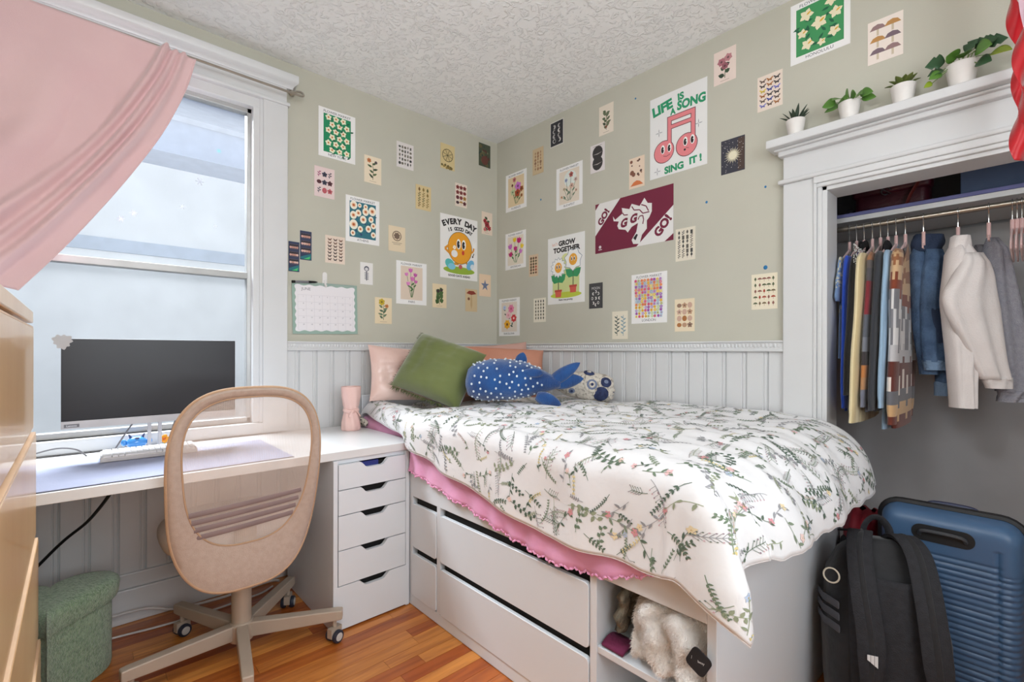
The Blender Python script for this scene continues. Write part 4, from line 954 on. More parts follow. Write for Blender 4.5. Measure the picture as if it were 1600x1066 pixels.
def plant_card(wall, box, paper, label, stem, leafc, heads, n=9, lw=.12):
    a = card(wall, *box, paper); w, h = a.w, a.h
    a.line([(0, -h*.36), (w*.03, 0), (-w*.02, h*.25)], w*.03, stem)
    for k in range(n): a.leaf(random.uniform(-.05, .05)*w, lerp(-.3, .3, k/n)*h, (.5 if k % 2 else 2.6)+random.uniform(-.3, .3), w*random.uniform(.24, .36), w*lw, random.choice(leafc))
    for x, y, r, c in heads: a.flower(x*w, y*h, r*w, c, 6, tuple(int(q*.6) for q in c), random.random(), .9)
    a.rect(-w*.2, w*.2, -h*.43, -h*.42, (150, 130, 110))
    return a.done('vintage_card', label, 'card', 'small vintage cards on the walls')
G2 = [(70, 92, 56), (94, 112, 70), (50, 70, 48)]; BR = [(120, 84, 60), (150, 108, 70), (96, 60, 50), (60, 44, 40)]
grid_card('A', (491, 522.5, 262, 309), (232, 210, 208), 'pink sea creature card under the green daisy print', 3, 3, ['disc', 'flower', 'branch'], [(86, 40, 48), (190, 170, 200), (190, 90, 100), (170, 80, 120), (60, 60, 80), (220, 170, 140)])
plant_card('A', (569, 595.6, 245, 287), CRM, 'cream botanical card with a dark star leaf right of the daisy print', (90, 90, 60), G2, [(-.22, .33, .14, (196, 120, 70)), (.18, .3, .10, (90, 80, 80))], 6)
grid_card('A', (619.5, 646, 224, 263.7), (226, 220, 218), 'white card of black insect specimens', 5, 5, ['disc', 'bar', 'leaf'], [(44, 46, 46), (80, 80, 76), (110, 104, 92)])
a = card('A', 688, 710.3, 226, 265, (216, 196, 146)); a.disc(0, a.h*.06, a.w*.38, (90, 80, 50)); a.disc(0, a.h*.06, a.w*.34, (206, 186, 136))
for q in (.4, 1.2, 2.0, 2.8): a.line([(-a.w*.34*math.cos(q), a.h*.06-a.w*.34*math.sin(q)), (a.w*.34*math.cos(q), a.h*.06+a.w*.34*math.sin(q))], a.w*.03, (90, 80, 50))
for k in range(14): a.disc(random.uniform(-.4, .4)*a.w, random.uniform(-.46, -.34)*a.h, a.w*.07, random.choice([(150, 124, 60), (110, 96, 56)]))
a.done('vintage_card', 'tan antique armillary sphere card', 'card', 'small vintage cards on the walls')
a = card('A', 748, 766, 225.4, 261, (70, 78, 60))
for k in range(22): a.disc(random.uniform(-.38, .38)*a.w, random.uniform(-.42, .42)*a.h, a.w*random.uniform(.06, .16), random.choice([(50, 66, 62), (98, 92, 60), (90, 52, 46), (110, 112, 84)]))
a.disc(0, -a.h*.22, a.w*.3, (104, 60, 52)); a.done('vintage_card', 'dark green painted landscape card near the ceiling corner', 'card', 'small vintage cards on the walls')
grid_card('A', (649.3, 673.3, 290.5, 328.5), (218, 196, 148), 'tan fern card between the armillary and the smiley poster', 4, 3, ['branch', 'branch', 'leaf'], [(140, 116, 60), (120, 90, 50), (100, 96, 56)])
grid_card('A', (711, 729.5, 287.7, 323.8), (232, 218, 204), 'card of dark red fungi above the smiley poster', 4, 3, ['disc', 'flower', 'shroom'], [(96, 32, 44), (60, 28, 40), (176, 130, 60), (130, 50, 50)], .06)
plant_card('A', (752.4, 769, 332, 367), (232, 214, 196), 'cream card with red berries right of the smiley poster', (80, 90, 60), [(50, 70, 48), (60, 84, 56)], [(0, -.05, .26, (150, 36, 50)), (.2, -.2, .2, (170, 50, 60)), (-.2, .1, .18, (160, 40, 50)), (-.2, -.28, .16, (214, 120, 120))], 5, .2)
a = card('A', 606.8, 633, 354, 393.3, (230, 212, 182)); a.disc(0, a.h*.12, a.w*.28, (130, 112, 96)); a.disc(0, a.h*.12, a.w*.23, (220, 200, 170)); a.flower(0, a.h*.12, a.w*.2, (120, 100, 86), 7); a.rect(-a.w*.3, a.w*.3, -a.h*.16, -a.h*.145, (130, 112, 96)); a.rect(-a.w*.22, a.w*.22, -a.h*.22, -a.h*.205, (130, 112, 96)); a.done('vintage_card', 'cream card with a round floral medallion', 'card', 'small vintage cards on the walls')
grid_card('A', (508, 538.8, 369.3, 412), (232, 214, 198), 'cream card with rows of brown butterflies above the calendar', 7, 3, ['fly'], [(84, 54, 44), (60, 44, 40), (120, 76, 50)], .08)
a = card('A', 562.6, 582.4, 410.5, 444.7, (234, 232, 230)); a.disc(0, a.h*.22, a.w*.2, (80, 84, 100)); a.disc(0, a.h*.2, a.w*.13, (214, 214, 216))
for k in range(5): a.line([(-a.w*.16, a.h*(.04-.07*k)), (a.w*.16, a.h*(.02-.07*k))], a.w*.05, (96, 100, 116))
a.line([(0, a.h*.1), (0, -a.h*.32)], a.w*.07, (80, 84, 100)); a.done('vintage_card', 'small white card with a grey skeleton drawing', 'card', 'small vintage cards on the walls')
plant_card('A', (585.6, 612, 465.3, 506), (234, 216, 182), 'cream card with a tall yellow flower right of the calendar', (90, 110, 80), [(110, 130, 100), (80, 104, 80)], [(-.1, .33, .2, (196, 170, 40)), (.2, .18, .12, (206, 130, 70))], 9)
plant_card('A', (675.5, 697.5, 444, 481), (232, 212, 176), 'cream card with dark green ivy under the smiley poster', (70, 80, 50), [(58, 88, 44), (70, 100, 52)], [(-.1, .2, .12, (60, 40, 50)), (.12, .25, .1, (70, 46, 54))], 8, .3)
a = card('A', 727, 745.4, 452, 487, (206, 184, 146)); a.leaf(0, -a.h*.42, 1.57, a.h*.75, a.w*.16, (190, 160, 120)); a.poly([(-a.w*.42, a.h*.3), (-a.w*.2, a.h*.42), (a.w*.2, a.h*.42), (a.w*.42, a.h*.3), (0, a.h*.24)], (140, 54, 40)); a.disc(-a.w*.22, a.h*.06, a.w*.1, (120, 70, 50)); a.done('vintage_card', 'tan card with one red-capped mushroom', 'card', 'small vintage cards on the walls')
a = card('A', 748.5, 766.6, 429, 463.4, (234, 206, 176)); a.poly([(a.w*(.36 if k % 2 == 0 else .14)*math.sin(k*math.pi/5), a.w*(.36 if k % 2 == 0 else .14)*math.cos(k*math.pi/5)*1.1) for k in range(10)], (110, 120, 150)); a.done('vintage_card', 'peach card with a blue starfish at the wall corner', 'card', 'small vintage cards on the walls')
grid_card('B', (832.5, 849.4, 231.4, 272), (204, 182, 146), 'tan card of tiny brown sketches left of the moon phase card', 6, 3, ['leaf', 'disc'], [(140, 104, 80), (160, 120, 90)], .14)
grid_card('B', (860, 880.6, 189, 227.7), (226, 224, 220), 'black moon phase card with white border near the ceiling', 4, 2, ['moon'], [(214, 212, 208), (180, 178, 176)], .12, (40, 40, 48))
plant_card('B', (936.3, 958.8, 163.5, 209.4), (234, 222, 206), 'cream card with an olive branch near the ceiling', (80, 80, 60), [(86, 98, 70), (64, 76, 56), (104, 112, 84)], [(0, -.25, .09, (130, 80, 60))], 11, .16)
a = card('B', 922.8, 945.3, 225, 269, (226, 220, 220))
for y in (.18, -.18): a.disc(0, y*a.h, a.w*.36, (52, 48, 50), a.w*.4); a.poly([(-a.w*.34, y*a.h-.004), (0, y*a.h-.009), (a.w*.34, y*a.h+.001), (0, y*a.h-.004)], (190, 184, 180))
a.rect(-a.w*.3, a.w*.3, a.h*.42, a.h*.435, (120, 110, 110)); a.done('vintage_card', 'pale card with two black globes', 'card', 'small vintage cards on the walls')
a = card('B', 983.3, 1007.3, 245.6, 293.4, (236, 214, 192))
for k in range(13): a.disc(random.uniform(-.36, .36)*a.w, random.uniform(-.2, .4)*a.h, a.w*random.uniform(.04, .14), random.choice([(130, 84, 66), (180, 140, 116), (96, 70, 60)]))
a.poly([(-a.w*.42, -a.h*.42), (-a.w*.2, -a.h*.3), (0, -a.h*.26), (a.w*.2, -a.h*.3), (a.w*.42, -a.h*.42)], (214, 120, 70)); a.done('vintage_card', 'peach card of planets over an orange sunrise', 'card', 'small vintage cards on the walls')
grid_card('B', (826.8, 841, 398, 432), (214, 190, 160), 'narrow tan card of round brown gourds', 6, 3, ['disc'], [(110, 66, 48), (96, 84, 60), (170, 80, 60), (90, 70, 50)], .1)
a = card('B', 920.7, 941.8, 442.5, 482, (64, 64, 66)); a.text('MOON', 0, a.h*.3, a.h*.1, (210, 208, 206), a.w*.6)
for k in range(9): q = 2*math.pi*k/8; a.disc(.26*a.w*math.cos(q)*(k < 8), -.1*a.h+.26*a.h*math.sin(q)*(k < 8), a.w*.075, (236, 234, 230), a.w*.09); a.disc(.26*a.w*math.cos(q)*(k < 8)+a.w*.05*math.cos(k*2), -.1*a.h+.26*a.h*math.sin(q)*(k < 8), a.w*.055, (64, 64, 66))
a.done('vintage_card', 'black MOON card with white moon phases', 'card', 'small vintage cards on the walls')
grid_card('B', (834, 853, 466, 503.4), (236, 230, 214), 'cream card with a grid of dark green leaves', 6, 4, ['leaf'], [(70, 76, 56), (96, 90, 64), (54, 58, 46)], .08)
a = card('B', 956.8, 981, 486.5, 530, (236, 228, 208))
for x, c, n in ((-.18, (66, 84, 76), 9), (.22, (130, 160, 170), 9)):
    a.line([(x*a.w, -a.h*.38), (x*a.w, a.h*.36)], a.w*.03, c)
    for k in range(n): a.leaf(x*a.w, lerp(-.3, .32, k/n)*a.h, .5 if k % 2 else 2.6, a.w*.2, a.w*.08, c)
a.done('vintage_card', 'cream card with two fern fronds low on the bed wall', 'card', 'small vintage cards on the walls')
a = card('B', 1127, 1164, 216, 269.5, (56, 56, 68)); R_ = a.w*.34
a.rect(a.w*.22, a.w*.48, -a.h*.46, a.h*.46, (76, 60, 54))
for k in range(36): q = 2*math.pi*k/36; a.leaf(0, 0, q, R_*(1.1 if k % 2 else .85), R_*.09, (222, 214, 184))
a.disc(0, 0, R_*.5, (232, 226, 200))
for k in range(60): a.disc(random.uniform(-.47, .47)*a.w, random.uniform(-.47, .47)*a.h, a.w*random.uniform(.008, .02), (206, 204, 200), n=6)
a.done('art_print', 'dark blue starry card with a pale sunburst right of the music note poster', 'art print', GR)
plant_card('B', (1115.6, 1150.3, 77, 129), (236, 218, 208), 'cream card with a pink orchid above the music note poster', (80, 96, 60), [(56, 82, 56), (44, 66, 48)], [(-.15, .15, .2, (176, 110, 120)), (.15, .22, .2, (190, 130, 136)), (0, 0, .18, (150, 90, 100))], 6, .2)
grid_card('B', (1183.7, 1223, 115, 170), (238, 222, 208), 'cream card of colourful butterflies left of the spiky plant', 6, 3, ['fly'], [(176, 110, 50), (120, 120, 200), (70, 60, 60), (60, 70, 150), (226, 200, 60), (110, 90, 80)], .08)
grid_card('B', (1055.8, 1086.7, 356, 407), (232, 224, 206), 'cream card of little black bird sketches right of the burgundy banner', 6, 4, ['leaf', 'branch', 'bar'], [(70, 70, 66), (96, 92, 84)], .08)
grid_card('B', (1054.5, 1085.5, 467, 518), (236, 220, 190), 'cream card of brown seashells right of the rainbow flower print', 4, 3, ['disc', 'flower'], [(190, 150, 120), (150, 120, 100), (206, 170, 150), (170, 110, 60)], .1)
grid_card('B', (1174.4, 1215, 427.6, 483.3), (236, 226, 202), 'cream card with rows of small mushrooms beside the closet casing', 5, 5, ['shroom', 'leaf'], [(170, 70, 50), (120, 100, 70), (90, 100, 70), (140, 90, 80)], .07)
grid_card('B', (1356, 1411.5, 26.5, 94), (240, 228, 218), 'pinkish card of large mushrooms above the closet plants', 3, 2, ['shroom'], [(146, 96, 98), (120, 100, 110), (190, 140, 80), (150, 120, 120)], .08)

# the big posters
def eyes(a, x, y, r, dx):
    for s_ in (-1, 1): a.disc(x+s_*dx, y, r*.75, (250, 250, 248), r*1.5); a.disc(x+s_*dx-r*.1, y-r*.1, r*.5, BLK, r*1.1); a.poly([(x+s_*dx, y+r*.1), (x+s_*dx+r*.6, y+r*.45), (x+s_*dx+r*.6, y-r*.2)], (250, 250, 248))
a = card('A', 687.5, 745.7, 339, 436.5, (240, 238, 236)); w, h = a.w, a.h
a.arc('EVERY DAY', 0, .42*h, .095*h, BLK, w*.95, .88, .06); a.arc('IS GOOD DAY', .02*w, .305*h, .06*h, BLK, w*.85, .72, .05)
a.disc(0, -.36*h, w*.42, (150, 180, 60), h*.06, 20)
a.line([(-.06*w, -.18*h), (-.02*w, -.26*h), (-.14*w, -.26*h)], w*.05, (214, 150, 50)); a.line([(.12*w, -.18*h), (.24*w, -.25*h)], w*.05, (214, 150, 50))
a.disc(-.25*w, -.27*h, w*.13, (90, 190, 190), w*.1, rot_=-.5); a.disc(-.2*w, -.31*h, w*.1, (130, 200, 225), w*.07); a.disc(.30*w, -.25*h, w*.13, (110, 180, 220), w*.085, rot_=.9); a.disc(.35*w, -.27*h, w*.06, (220, 230, 236), w*.045, rot_=.9)
a.disc(.02*w, .0, w*.325, BLK, w*.355, 26); a.disc(.02*w, .0, w*.315, (240, 165, 40), w*.345, 26)
eyes(a, .05*w, .06*h, w*.075, w*.07); a.disc(.1*w, -.07*h, w*.035, (206, 60, 50), w*.05); a.flower(-.13*w, .0, w*.05, (250, 248, 240), 6, (240, 180, 60))
a.line([(-.28*w, .02*h), (-.38*w, -.04*h), (-.26*w, -.1*h), (-.16*w, -.1*h)], w*.05, (226, 150, 44)); a.disc(-.13*w, -.1*h, w*.085, (240, 238, 236), w*.08)
a.line([(.3*w, -.06*h), (.38*w, -.02*h), (.4*w, .04*h)], w*.04, (226, 150, 44)); a.disc(.41*w, .07*h, w*.05, (246, 246, 244)); a.line([(.4*w, .08*h), (.37*w, .15*h)], w*.035, (246, 246, 244)); a.line([(.42*w, .08*h), (.45*w, .14*h)], w*.035, (246, 246, 244))
a.disc(.03*w, -.3*h, w*.05, (190, 90, 90)); a.line([(.37*w, -.1*h), (.40*w, -.05*h)], w*.02, BLK); a.disc(.365*w, -.11*h, w*.02, BLK)
a.text('GOOD DAYS AHEAD', 0, -.45*h, .035*h, BLK, w*.78, 0, .03); a.done('poster', 'EVERY DAY IS GOOD DAY poster with a walking orange smiley', 'poster', 'large slogan posters')
a = card('B', 856.3, 914, 367.6, 474, (238, 238, 236)); w, h = a.w, a.h
a.text('let\'s', -.3*w, .40*h, .05*h, (226, 170, 150), w*.2, .1); a.text('GROW', .03*w, .395*h, .08*h, BLK, w*.52, 0, .055); a.text('TOGETHER', .02*w, .30*h, .08*h, BLK, w*.86, 0, .055)
a.rect(-.36*w, .36*w, -.37*h, .04*h, (206, 216, 150)); a.disc(0, .15*h, .12*w, (222, 226, 160)); a.disc(0, -.375*h, .42*w, (190, 204, 70), .045*h, 22)
for x, y0, y1, r, n in ((-.2, -.3, .04, .19, 14), (.2, -.25, .13, .21, 7)):
    a.line([(x*w, y0*h), (x*w, y1*h)], w*.022, (70, 80, 56))
    for s_ in (-1, 1): a.leaf(x*w, lerp(y0, y1, .35)*h, 1.57-s_*.9, w*.26, w*.17, (54, 150, 96))
    a.flower(x*w, y1*h, r*w*1.16, (120, 140, 160), n, None, .2, .62 if n > 10 else 1.0); a.flower(x*w, y1*h, r*w*1.1, (246, 246, 244), n, None, .2, .56 if n > 10 else .95)
    a.disc(x*w, y1*h, r*w*.52, (236, 170, 60), r*w*.58); eyes(a, x*w, y1*h+.012*h, w*.03, w*.035)
    a.poly([((x-.09)*w, y0*h), ((x+.09)*w, y0*h), ((x+.075)*w, (y0-.1)*h), ((x-.075)*w, (y0-.1)*h)], (214, 96, 80)); a.rect((x-.1)*w, (x+.1)*w, (y0-.02)*h, (y0+.01)*h, (190, 76, 62))
a.text('Never stop growing', 0, -.445*h, .032*h, BLK, w*.62, 0, .03); a.done('poster', 'GROW TOGETHER poster with two smiling potted daisies', 'poster', 'large slogan posters')
a = card('B', 1016, 1105.3, 138.5, 269, (236, 236, 235)); w, h = a.w, a.h; GN = (36, 152, 106); PK = (232, 136, 142); DK = (96, 50, 56)
a.text('LIFE', -.27*w, .345*h, .125*h, GN, w*.42, .16, .055); a.text('IS', .06*w, .40*h, .09*h, GN, w*.14, .08, .05); a.text('A', -.08*w, .255*h, .08*h, GN, w*.10, .04, .055); a.text('SONG', .235*w, .29*h, .115*h, GN, w*.48, -.04, .05)
def note(sc, col, o_):
    for x in (-.14, .27): a.rect((x-.03)*w-o_, (x+.03)*w+o_, -.18*h, .2*h+o_, col)
    a.rect(-.17*w-o_, .30*w+o_, .15*h-o_, .2*h+o_, col); a.rect(-.17*w-o_, .30*w+o_, .055*h-o_, .095*h+o_, col)
    for x in (-.24, .16): a.disc(x*w, -.2*h, .175*w+o_, col, .13*h+o_, 26)
note(1, DK, .0035); note(1, PK, 0)
eyes(a, -.2*w, -.17*h, .05*w, .06*w); eyes(a, .2*w, -.16*h, .05*w, .06*w); a.line([(-.25*w, -.25*h), (-.19*w, -.265*h), (-.13*w, -.25*h)], .008*w, DK); a.disc(.13*w, -.255*h, .018*w, BLK); a.line([(.15*w, -.235*h), (.2*w, -.25*h)], .006*w, DK)
for x, y in ((-.33, .05), (.36, .0), (-.36, -.42)):
    for q in range(4): a.leaf(x*w, y*h, q*math.pi/2, .07*w, .012*w, (150, 150, 156))
a.text('SING', -.06*w, -.43*h, .09*h, GN, w*.40, .04, .05); a.text('IT !', .31*w, -.405*h, .09*h, GN, w*.28, .04, .055)
a.done('poster', 'LIFE IS A SONG poster with a pink smiling music note', 'poster', 'large slogan posters')
a = card('B', 930.5, 1052.5, 303.5, 386, (116, 28, 58), 0); w, h = a.w, a.h; MR = (116, 28, 58); WH = (232, 230, 228)
a.poly([(-.44*w, .5*h), (-.15*w, .5*h), (-.5*w, -.14*h), (-.5*w, .38*h)], WH); a.poly([(.5*w, .12*h), (.5*w, -.38*h), (.40*w, -.5*h), (.06*w, -.5*h)], WH)
a.text('GO!', -.385*w, .21*h, .15*h, MR, w*.3, .92, .055); a.text('GO!', .375*w, -.21*h, .18*h, MR, w*.36, .86, .055)
hp = [(-.25, .18), (-.22, .10), (-.12, .19), (-.13, .30), (-.03, .24), (.0, .33), (.1, .25), (.16, .38), (.2, .27), (.25, .25), (.25, .1), (.22, .0), (.19, -.05), (.19, -.2), (.13, -.3), (.1, -.46), (.02, -.44), (.0, -.36), (.06, -.22), (.08, -.06), (.0, -.11), (-.05, -.2), (-.08, -.14), (-.17, -.1), (-.19, -.03), (-.17, .05), (-.24, .08)]
def fan(pts, col):                                   # emblem outline filled with triangles
    from mathutils.geometry import tessellate_polygon
    tri = tessellate_polygon([[Vector((x*w, y*h, 0)) for x, y in pts]]); a.z += .000012; a.m.col = col; a.m.add([a.B @ Vector((x*w, y*h, a.z)) for x, y in pts], [tuple(t) for t in tri])
fan(hp, WH)
for x in (-.10, .025): a.text('G', x*w, (.0+.35*(x+.1))*h, .17*h, MR, w*.09, .12, .06, .3)
for pl in ([(-.12, .2), (-.1, .15), (-.05, .14)], [(.0, .28), (.03, .2), (.1, .18), (.14, .1), (.22, .1)], [(.12, .27), (.18, .22), (.21, .12)], [(.08, 0), (.1, .06), (.14, .06), (.15, -.02), (.14, -.1)]): a.line([(x*w, y*h) for x, y in pl], w*.012, MR)
fan([(.02, -.33), (.06, -.26), (.08, -.28), (.05, -.38)], BLK); a.disc(-.43*w, -.38*h, .018*w, (220, 210, 214)); a.rect(-.455*w, -.405*w, -.44*h, -.425*h, (220, 210, 214))
a.done('banner', 'burgundy GO! banner with a white GG horse head emblem', 'banner', None)

# photo strips, calendar, pen, clip, putty
for box, lab in (((468.7, 486.7, 361.4, 406.5), 'photo booth strip beside the butterfly card, the higher of two'), ((450.6, 467.6, 377.8, 424.5), 'photo booth strip next to the window casing, the lower of two')):
    a = card('A', *box, (36, 50, 84)); w, h = a.w, a.h
    for k in range(3):
        y = h*(.33-.25*k); a.rect(-w*.42, w*.42, y-h*.1, y+h*.1, (70, 64, 84))
        for i in range(4): a.disc(w*(-.3+.2*i), y-h*.02, w*.11, random.choice([(206, 160, 144), (190, 140, 124), (220, 180, 166)])); a.disc(w*(-.3+.2*i), y+h*.045, w*.11, (40, 30, 34), h*.03)
    a.poly([(-w*.45, -h*.47), (w*.45, -h*.47), (w*.45, -h*.27), (0, -h*.33), (-w*.45, -h*.40)], (24, 110, 120)); a.poly([(-w*.2, -h*.47), (w*.3, -h*.47), (w*.4, -h*.36)], (70, 190, 110))
    a.done('photo_strip', lab, 'photo', 'photo booth strips')
a = card('A', 456, 557.5, 443, 522, (150, 176, 164), 1.2, .006); w, h = a.w, a.h; pts = []
for k in range(120):
    t = k/120; q = t*4; s_ = int(q); f = q-s_; X, Y = w*.455, h*.44; b_ = .012*h*math.sin(f*math.pi*(11 if s_ % 2 == 0 else 13))
    pts.append([(lerp(-X, X, f), -Y-b_), (X+b_, lerp(-Y, Y, f)), (lerp(X, -X, f), Y+b_), (-X-b_, lerp(Y, -Y, f))][s_])
a.poly(pts, (236, 232, 236)); a.text('JUNE', -.3*w, .36*h, .07*h, (120, 118, 128), w*.2)
for k in range(6): a.rect(-.42*w, .42*w, h*(.25-.135*k), h*(.25-.135*k)+.0008, (196, 192, 200))
for k in range(8): a.rect(w*(-.42+.12*k), w*(-.42+.12*k)+.0008, -.425*h, .25*h, (200, 196, 204))
for j in range(5):
    for i in range(7): a.text(str(min(30, j*7+i+1)), w*(-.34+.12*i), h*(.225-.135*j), h*.024, (150, 146, 156))
cal = a.done('calendar', 'scalloped green JUNE wall calendar clipped beside the window', 'calendar', None)
wr_ = MB(); 
for k in range(44): wr_.tube([a.B @ Vector((lerp(-w*.46, w*.46, k/43), h*.478+.006*math.sin(q), .002+.004*math.cos(q))) for q in np.linspace(0, 6, 7)], .0007, 4, False)
obj('wire_binding', wr_, mat('white_wire', (220, 220, 222), .4), cal)['kind'] = 'stuff'
pn = thing('marker_pen', 'black marker pen tucked above the wall calendar', 'pen', onp(475, 440, 0, .014))
p0, p1 = onp(456, 440, 0, .013), onp(496, 441, 0, .013)
obj('barrel', MB().tube([p0.lerp(p1, .12), p0.lerp(p1, .64)], .0062, 12), mat('pen_grey', (120, 120, 126), .4), pn); obj('cap', MB().tube([p0.lerp(p1, .64), p0.lerp(p1, .9), p1], [.0068, .005, .002], 12), M_dark, pn); obj('end_plug', MB().tube([p0, p0.lerp(p1, .12)], .0068, 12), M_dark, pn)
cl_ = thing('wall_clip', 'white adhesive hook holding up the wall calendar', 'hook', onp(507, 447, 0, .004))
pc = onp(507, 437, 0, .0); CBk = frame((0.001, pc.y, pc.z), (0, 1, 0), (0, 0, 1), (1, 0, 0))
obj('plate', MB().prism(rfront(-.013, .013, -.035, .04, .012), .004, CBk), mat('hook_white', (238, 236, 234), .4), cl_, False, bevel=.001); obj('hook', MB().tube(spline([CBk @ Vector((0, -.005, .004)), CBk @ Vector((0, -.03, .012)), CBk @ Vector((0, -.04, .02)), CBk @ Vector((0, -.03, .024))]), .005, 8), mat('hook_white'), cl_)
M_put = mat('blue_putty', (40, 120, 176), .7)
for wl_, u, v, r, lab in (('B', 993, 154, .005, 'tiny blue putty dab below the ceiling on the bed wall'), ('B', 1104, 316, .006, 'blue putty dab right of the burgundy banner'), ('B', 1196, 418, .009, 'largest blue putty dab above the mushroom card'), ('B', 1196, 292, .005, 'blue putty dab below the closet shelf corner'), ('B', 845, 312, .006, 'blue putty dab between the two upper flower market prints')):
    p = onp(u, v, 1, 0); tag(obj('putty_dab', MB().ball(p, (r, r*.35, r*1.1), 8), M_put), lab, 'putty', 'blue putty dabs left on the wall')
def stick(u, v, r, col, lab):
    p = onp(u, v, 0, -.051 if v < 418 else -.043); mb = MB()
    for k in range(3): mb.box(-r, r, -r*.13, r*.13, .0003*k, .0003*k+.0002, frame(p, (0, 1, 0), (0, 0, 1), (1, 0, 0)) @ rot('Z', k*60))
    m_ = mat('sticker_%d' % col[0], col, .6); N, L, b = nodes(m_)
    t2 = N.new('ShaderNodeBsdfTransparent'); m2 = N.new('ShaderNodeMixShader'); m2.inputs[0].default_value = .45; L.new(t2.outputs[0], m2.inputs[1]); L.new(b.outputs[0], m2.inputs[2]); L.new(m2.outputs[0], N['Material Output'].inputs[0])
    tag(obj('window_sticker', mb, m_, None, False), lab, 'sticker', 'snowflake stickers on the window')
for u, v, r, c_, lab in ((342, 236, .011, (150, 240, 245), 'teal dot snowflake sticker high on the window'), (312, 284, .018, (215, 220, 232), 'grey snowflake sticker right of the curtain edge'), (285, 323, .012, (238, 242, 252), 'faint snowflake sticker below the grey one'), (189, 342, .014, (226, 230, 240), 'faint snowflake sticker left of its twin above the meeting rail'), (209, 333, .014, (232, 236, 246), 'faint snowflake sticker nearest the curtain middle'), (336, 354, .010, (244, 248, 255), 'palest snowflake sticker above the right end of the meeting rail')): stick(u, v, r, c_, lab)
# lettering on the monitor badge and the fur blanket tag
def lettering(parent, txt, B, h, col, maxw, ang=0):
    a = Art.__new__(Art); a.w = a.h = 1; a.B = B; a.z = 0; a.m = MB(); a.text(txt, 0, 0, h, col, maxw, ang, .02); return obj('lettering', a.m, INK, parent, False)
lettering(chin_plate, 'Lenovo', frame((.2523, my0+.029, .883), (0, 1, 0), (0, 0, 1), (1, 0, 0)), .007, (226, 226, 228), .034)
tcl = [x for x in tg.children][0]
lettering(tcl, 'bxoy', tag_frame @ Matrix.Translation((.006, .004, .0034)), .008, (200, 200, 200), .024, .5); lettering(tcl, '-------', tag_frame @ Matrix.Translation((-.017, -.004, .0034)), .0012, (210, 210, 210), .026, 1.9)
# ------------------------------------------------------------------ closet
random.seed(44)
RY = .27; RZ = onp(1450, 338, 1, RY).z
rd = thing('closet_rod', 'steel closet rail carrying the hanging clothes', 'closet rod', (2.5, RY, RZ))
obj('rail', MB().tube([(1.72, RY, RZ), (3.34, RY, RZ)], .0115, 16), M_rod, rd)
for x in (1.703, 3.333): obj('flange', MB().lathe([(.03, 0), (.03, .014)], (0, 0, 0), 20, Matrix.Translation((x, RY, RZ)) @ rot('Y', 90)), M_rod, rd)
sh = thing('closet_shelf', 'white closet shelf with a violet paper liner above the rail', 'shelf', (2.5, .4, 1.70))
z_s = onp(1450, 318, 1, .30).z
obj('board', MB().box(1.705, 3.345, .30, .752, z_s-.022, z_s), M_white, sh, False, bevel=.002)
obj('liner', MB().box(1.71, 3.34, .298, .75, z_s+.0005, z_s+.016), mat('violet_liner', (112, 116, 168), .7), sh, False, bevel=.002)
zt = z_s+.0165
bg_ = thing('burgundy_handbag', 'dark burgundy leather handbag on the closet shelf', 'handbag', (2.2, .44, zt))
M_bur = mat('burgundy_leather', (84, 28, 44), .4, c2=(64, 20, 34), bump=.15, bscale=90)
obj('body', MB().box(2.07, 2.33, .38, .50, zt+.0005, zt+.19), M_bur, bg_, True, bevel=.03, seg=4)
obj('flap', MB().box(2.06, 2.34, .368, .46, zt+.075, zt+.2), M_bur, bg_, True, bevel=.02, seg=3)
obj('strap', MB().tube(spline([(2.26, .364, zt+.01), (2.275, .36, zt+.05), (2.30, .362, zt+.10), (2.315, .37, zt+.16)]), .012, 8, flat=(.3, 1)), mat('rust_leather', (120, 50, 44), .5), bg_)
obj('clasp', MB().tube([(2.19+.016*math.cos(q), .364, zt+.085+.016*math.sin(q)) for q in np.linspace(0, 5.2, 16)], .0035, 6).tube([(2.172, .364, zt+.10), (2.208, .364, zt+.07)], .002, 6), mat('silver', (190, 190, 190), .2, .9), bg_)
obj('handle', MB().tube(spline([(2.08, .44, zt+.02), (2.05, .42, zt+.04), (2.035, .41, zt+.02), (2.03, .41, zt+.008)]), .006, 8), mat('black_leather', (24, 22, 24), .5), bg_)
tag(obj('storage_box', MB().box(2.43, 2.85, .34, .66, zt+.0005, zt+.28), mat('slate_blue_card', (88, 108, 142), .7, c2=(80, 98, 130)), None, False, bevel=.004), 'slate blue storage box on the closet shelf', 'box')

# hangers: one made, the rest copied
M_han = mat('pink_velvet_hanger', (226, 188, 186), .8, sheen=.4); M_hk = mat('chrome_hook', (200, 200, 200), .2, .9)
def make_hanger():
    t = thing('hanger', 'slim pink velvet hanger', 'hanger', (0, 0, 0), None, True)
    hk = [(0, 0, -.105)] + [(0, 0, -.05), (0, 0, -.03)] + [(0, -.0145*math.sin(q), -.0005+.0145*math.cos(q)) for q in np.linspace(2.6, -1.9, 14)]
    obj('hook', MB().tube(hk, .002, 6), M_hk, t)
    fr_ = [(0, -.012, -.10), (0, -.09, -.13), (0, -.165, -.165), (0, -.175, -.18), (0, -.165, -.19), (0, 0, -.192), (0, .165, -.19), (0, .175, -.18), (0, .165, -.165), (0, .09, -.13), (0, .012, -.10), (0, -.012, -.10)]
    obj('frame', MB().tube(spline(fr_, 4), .0055, 6, flat=(.55, 1.2), up=(1, 0, 0)), M_han, t)
    obj('neck', MB().tube([(0, 0, -.06), (0, 0, -.115)], .006, 8), M_han, t)
    return t
proto = make_hanger(); hn = [0]
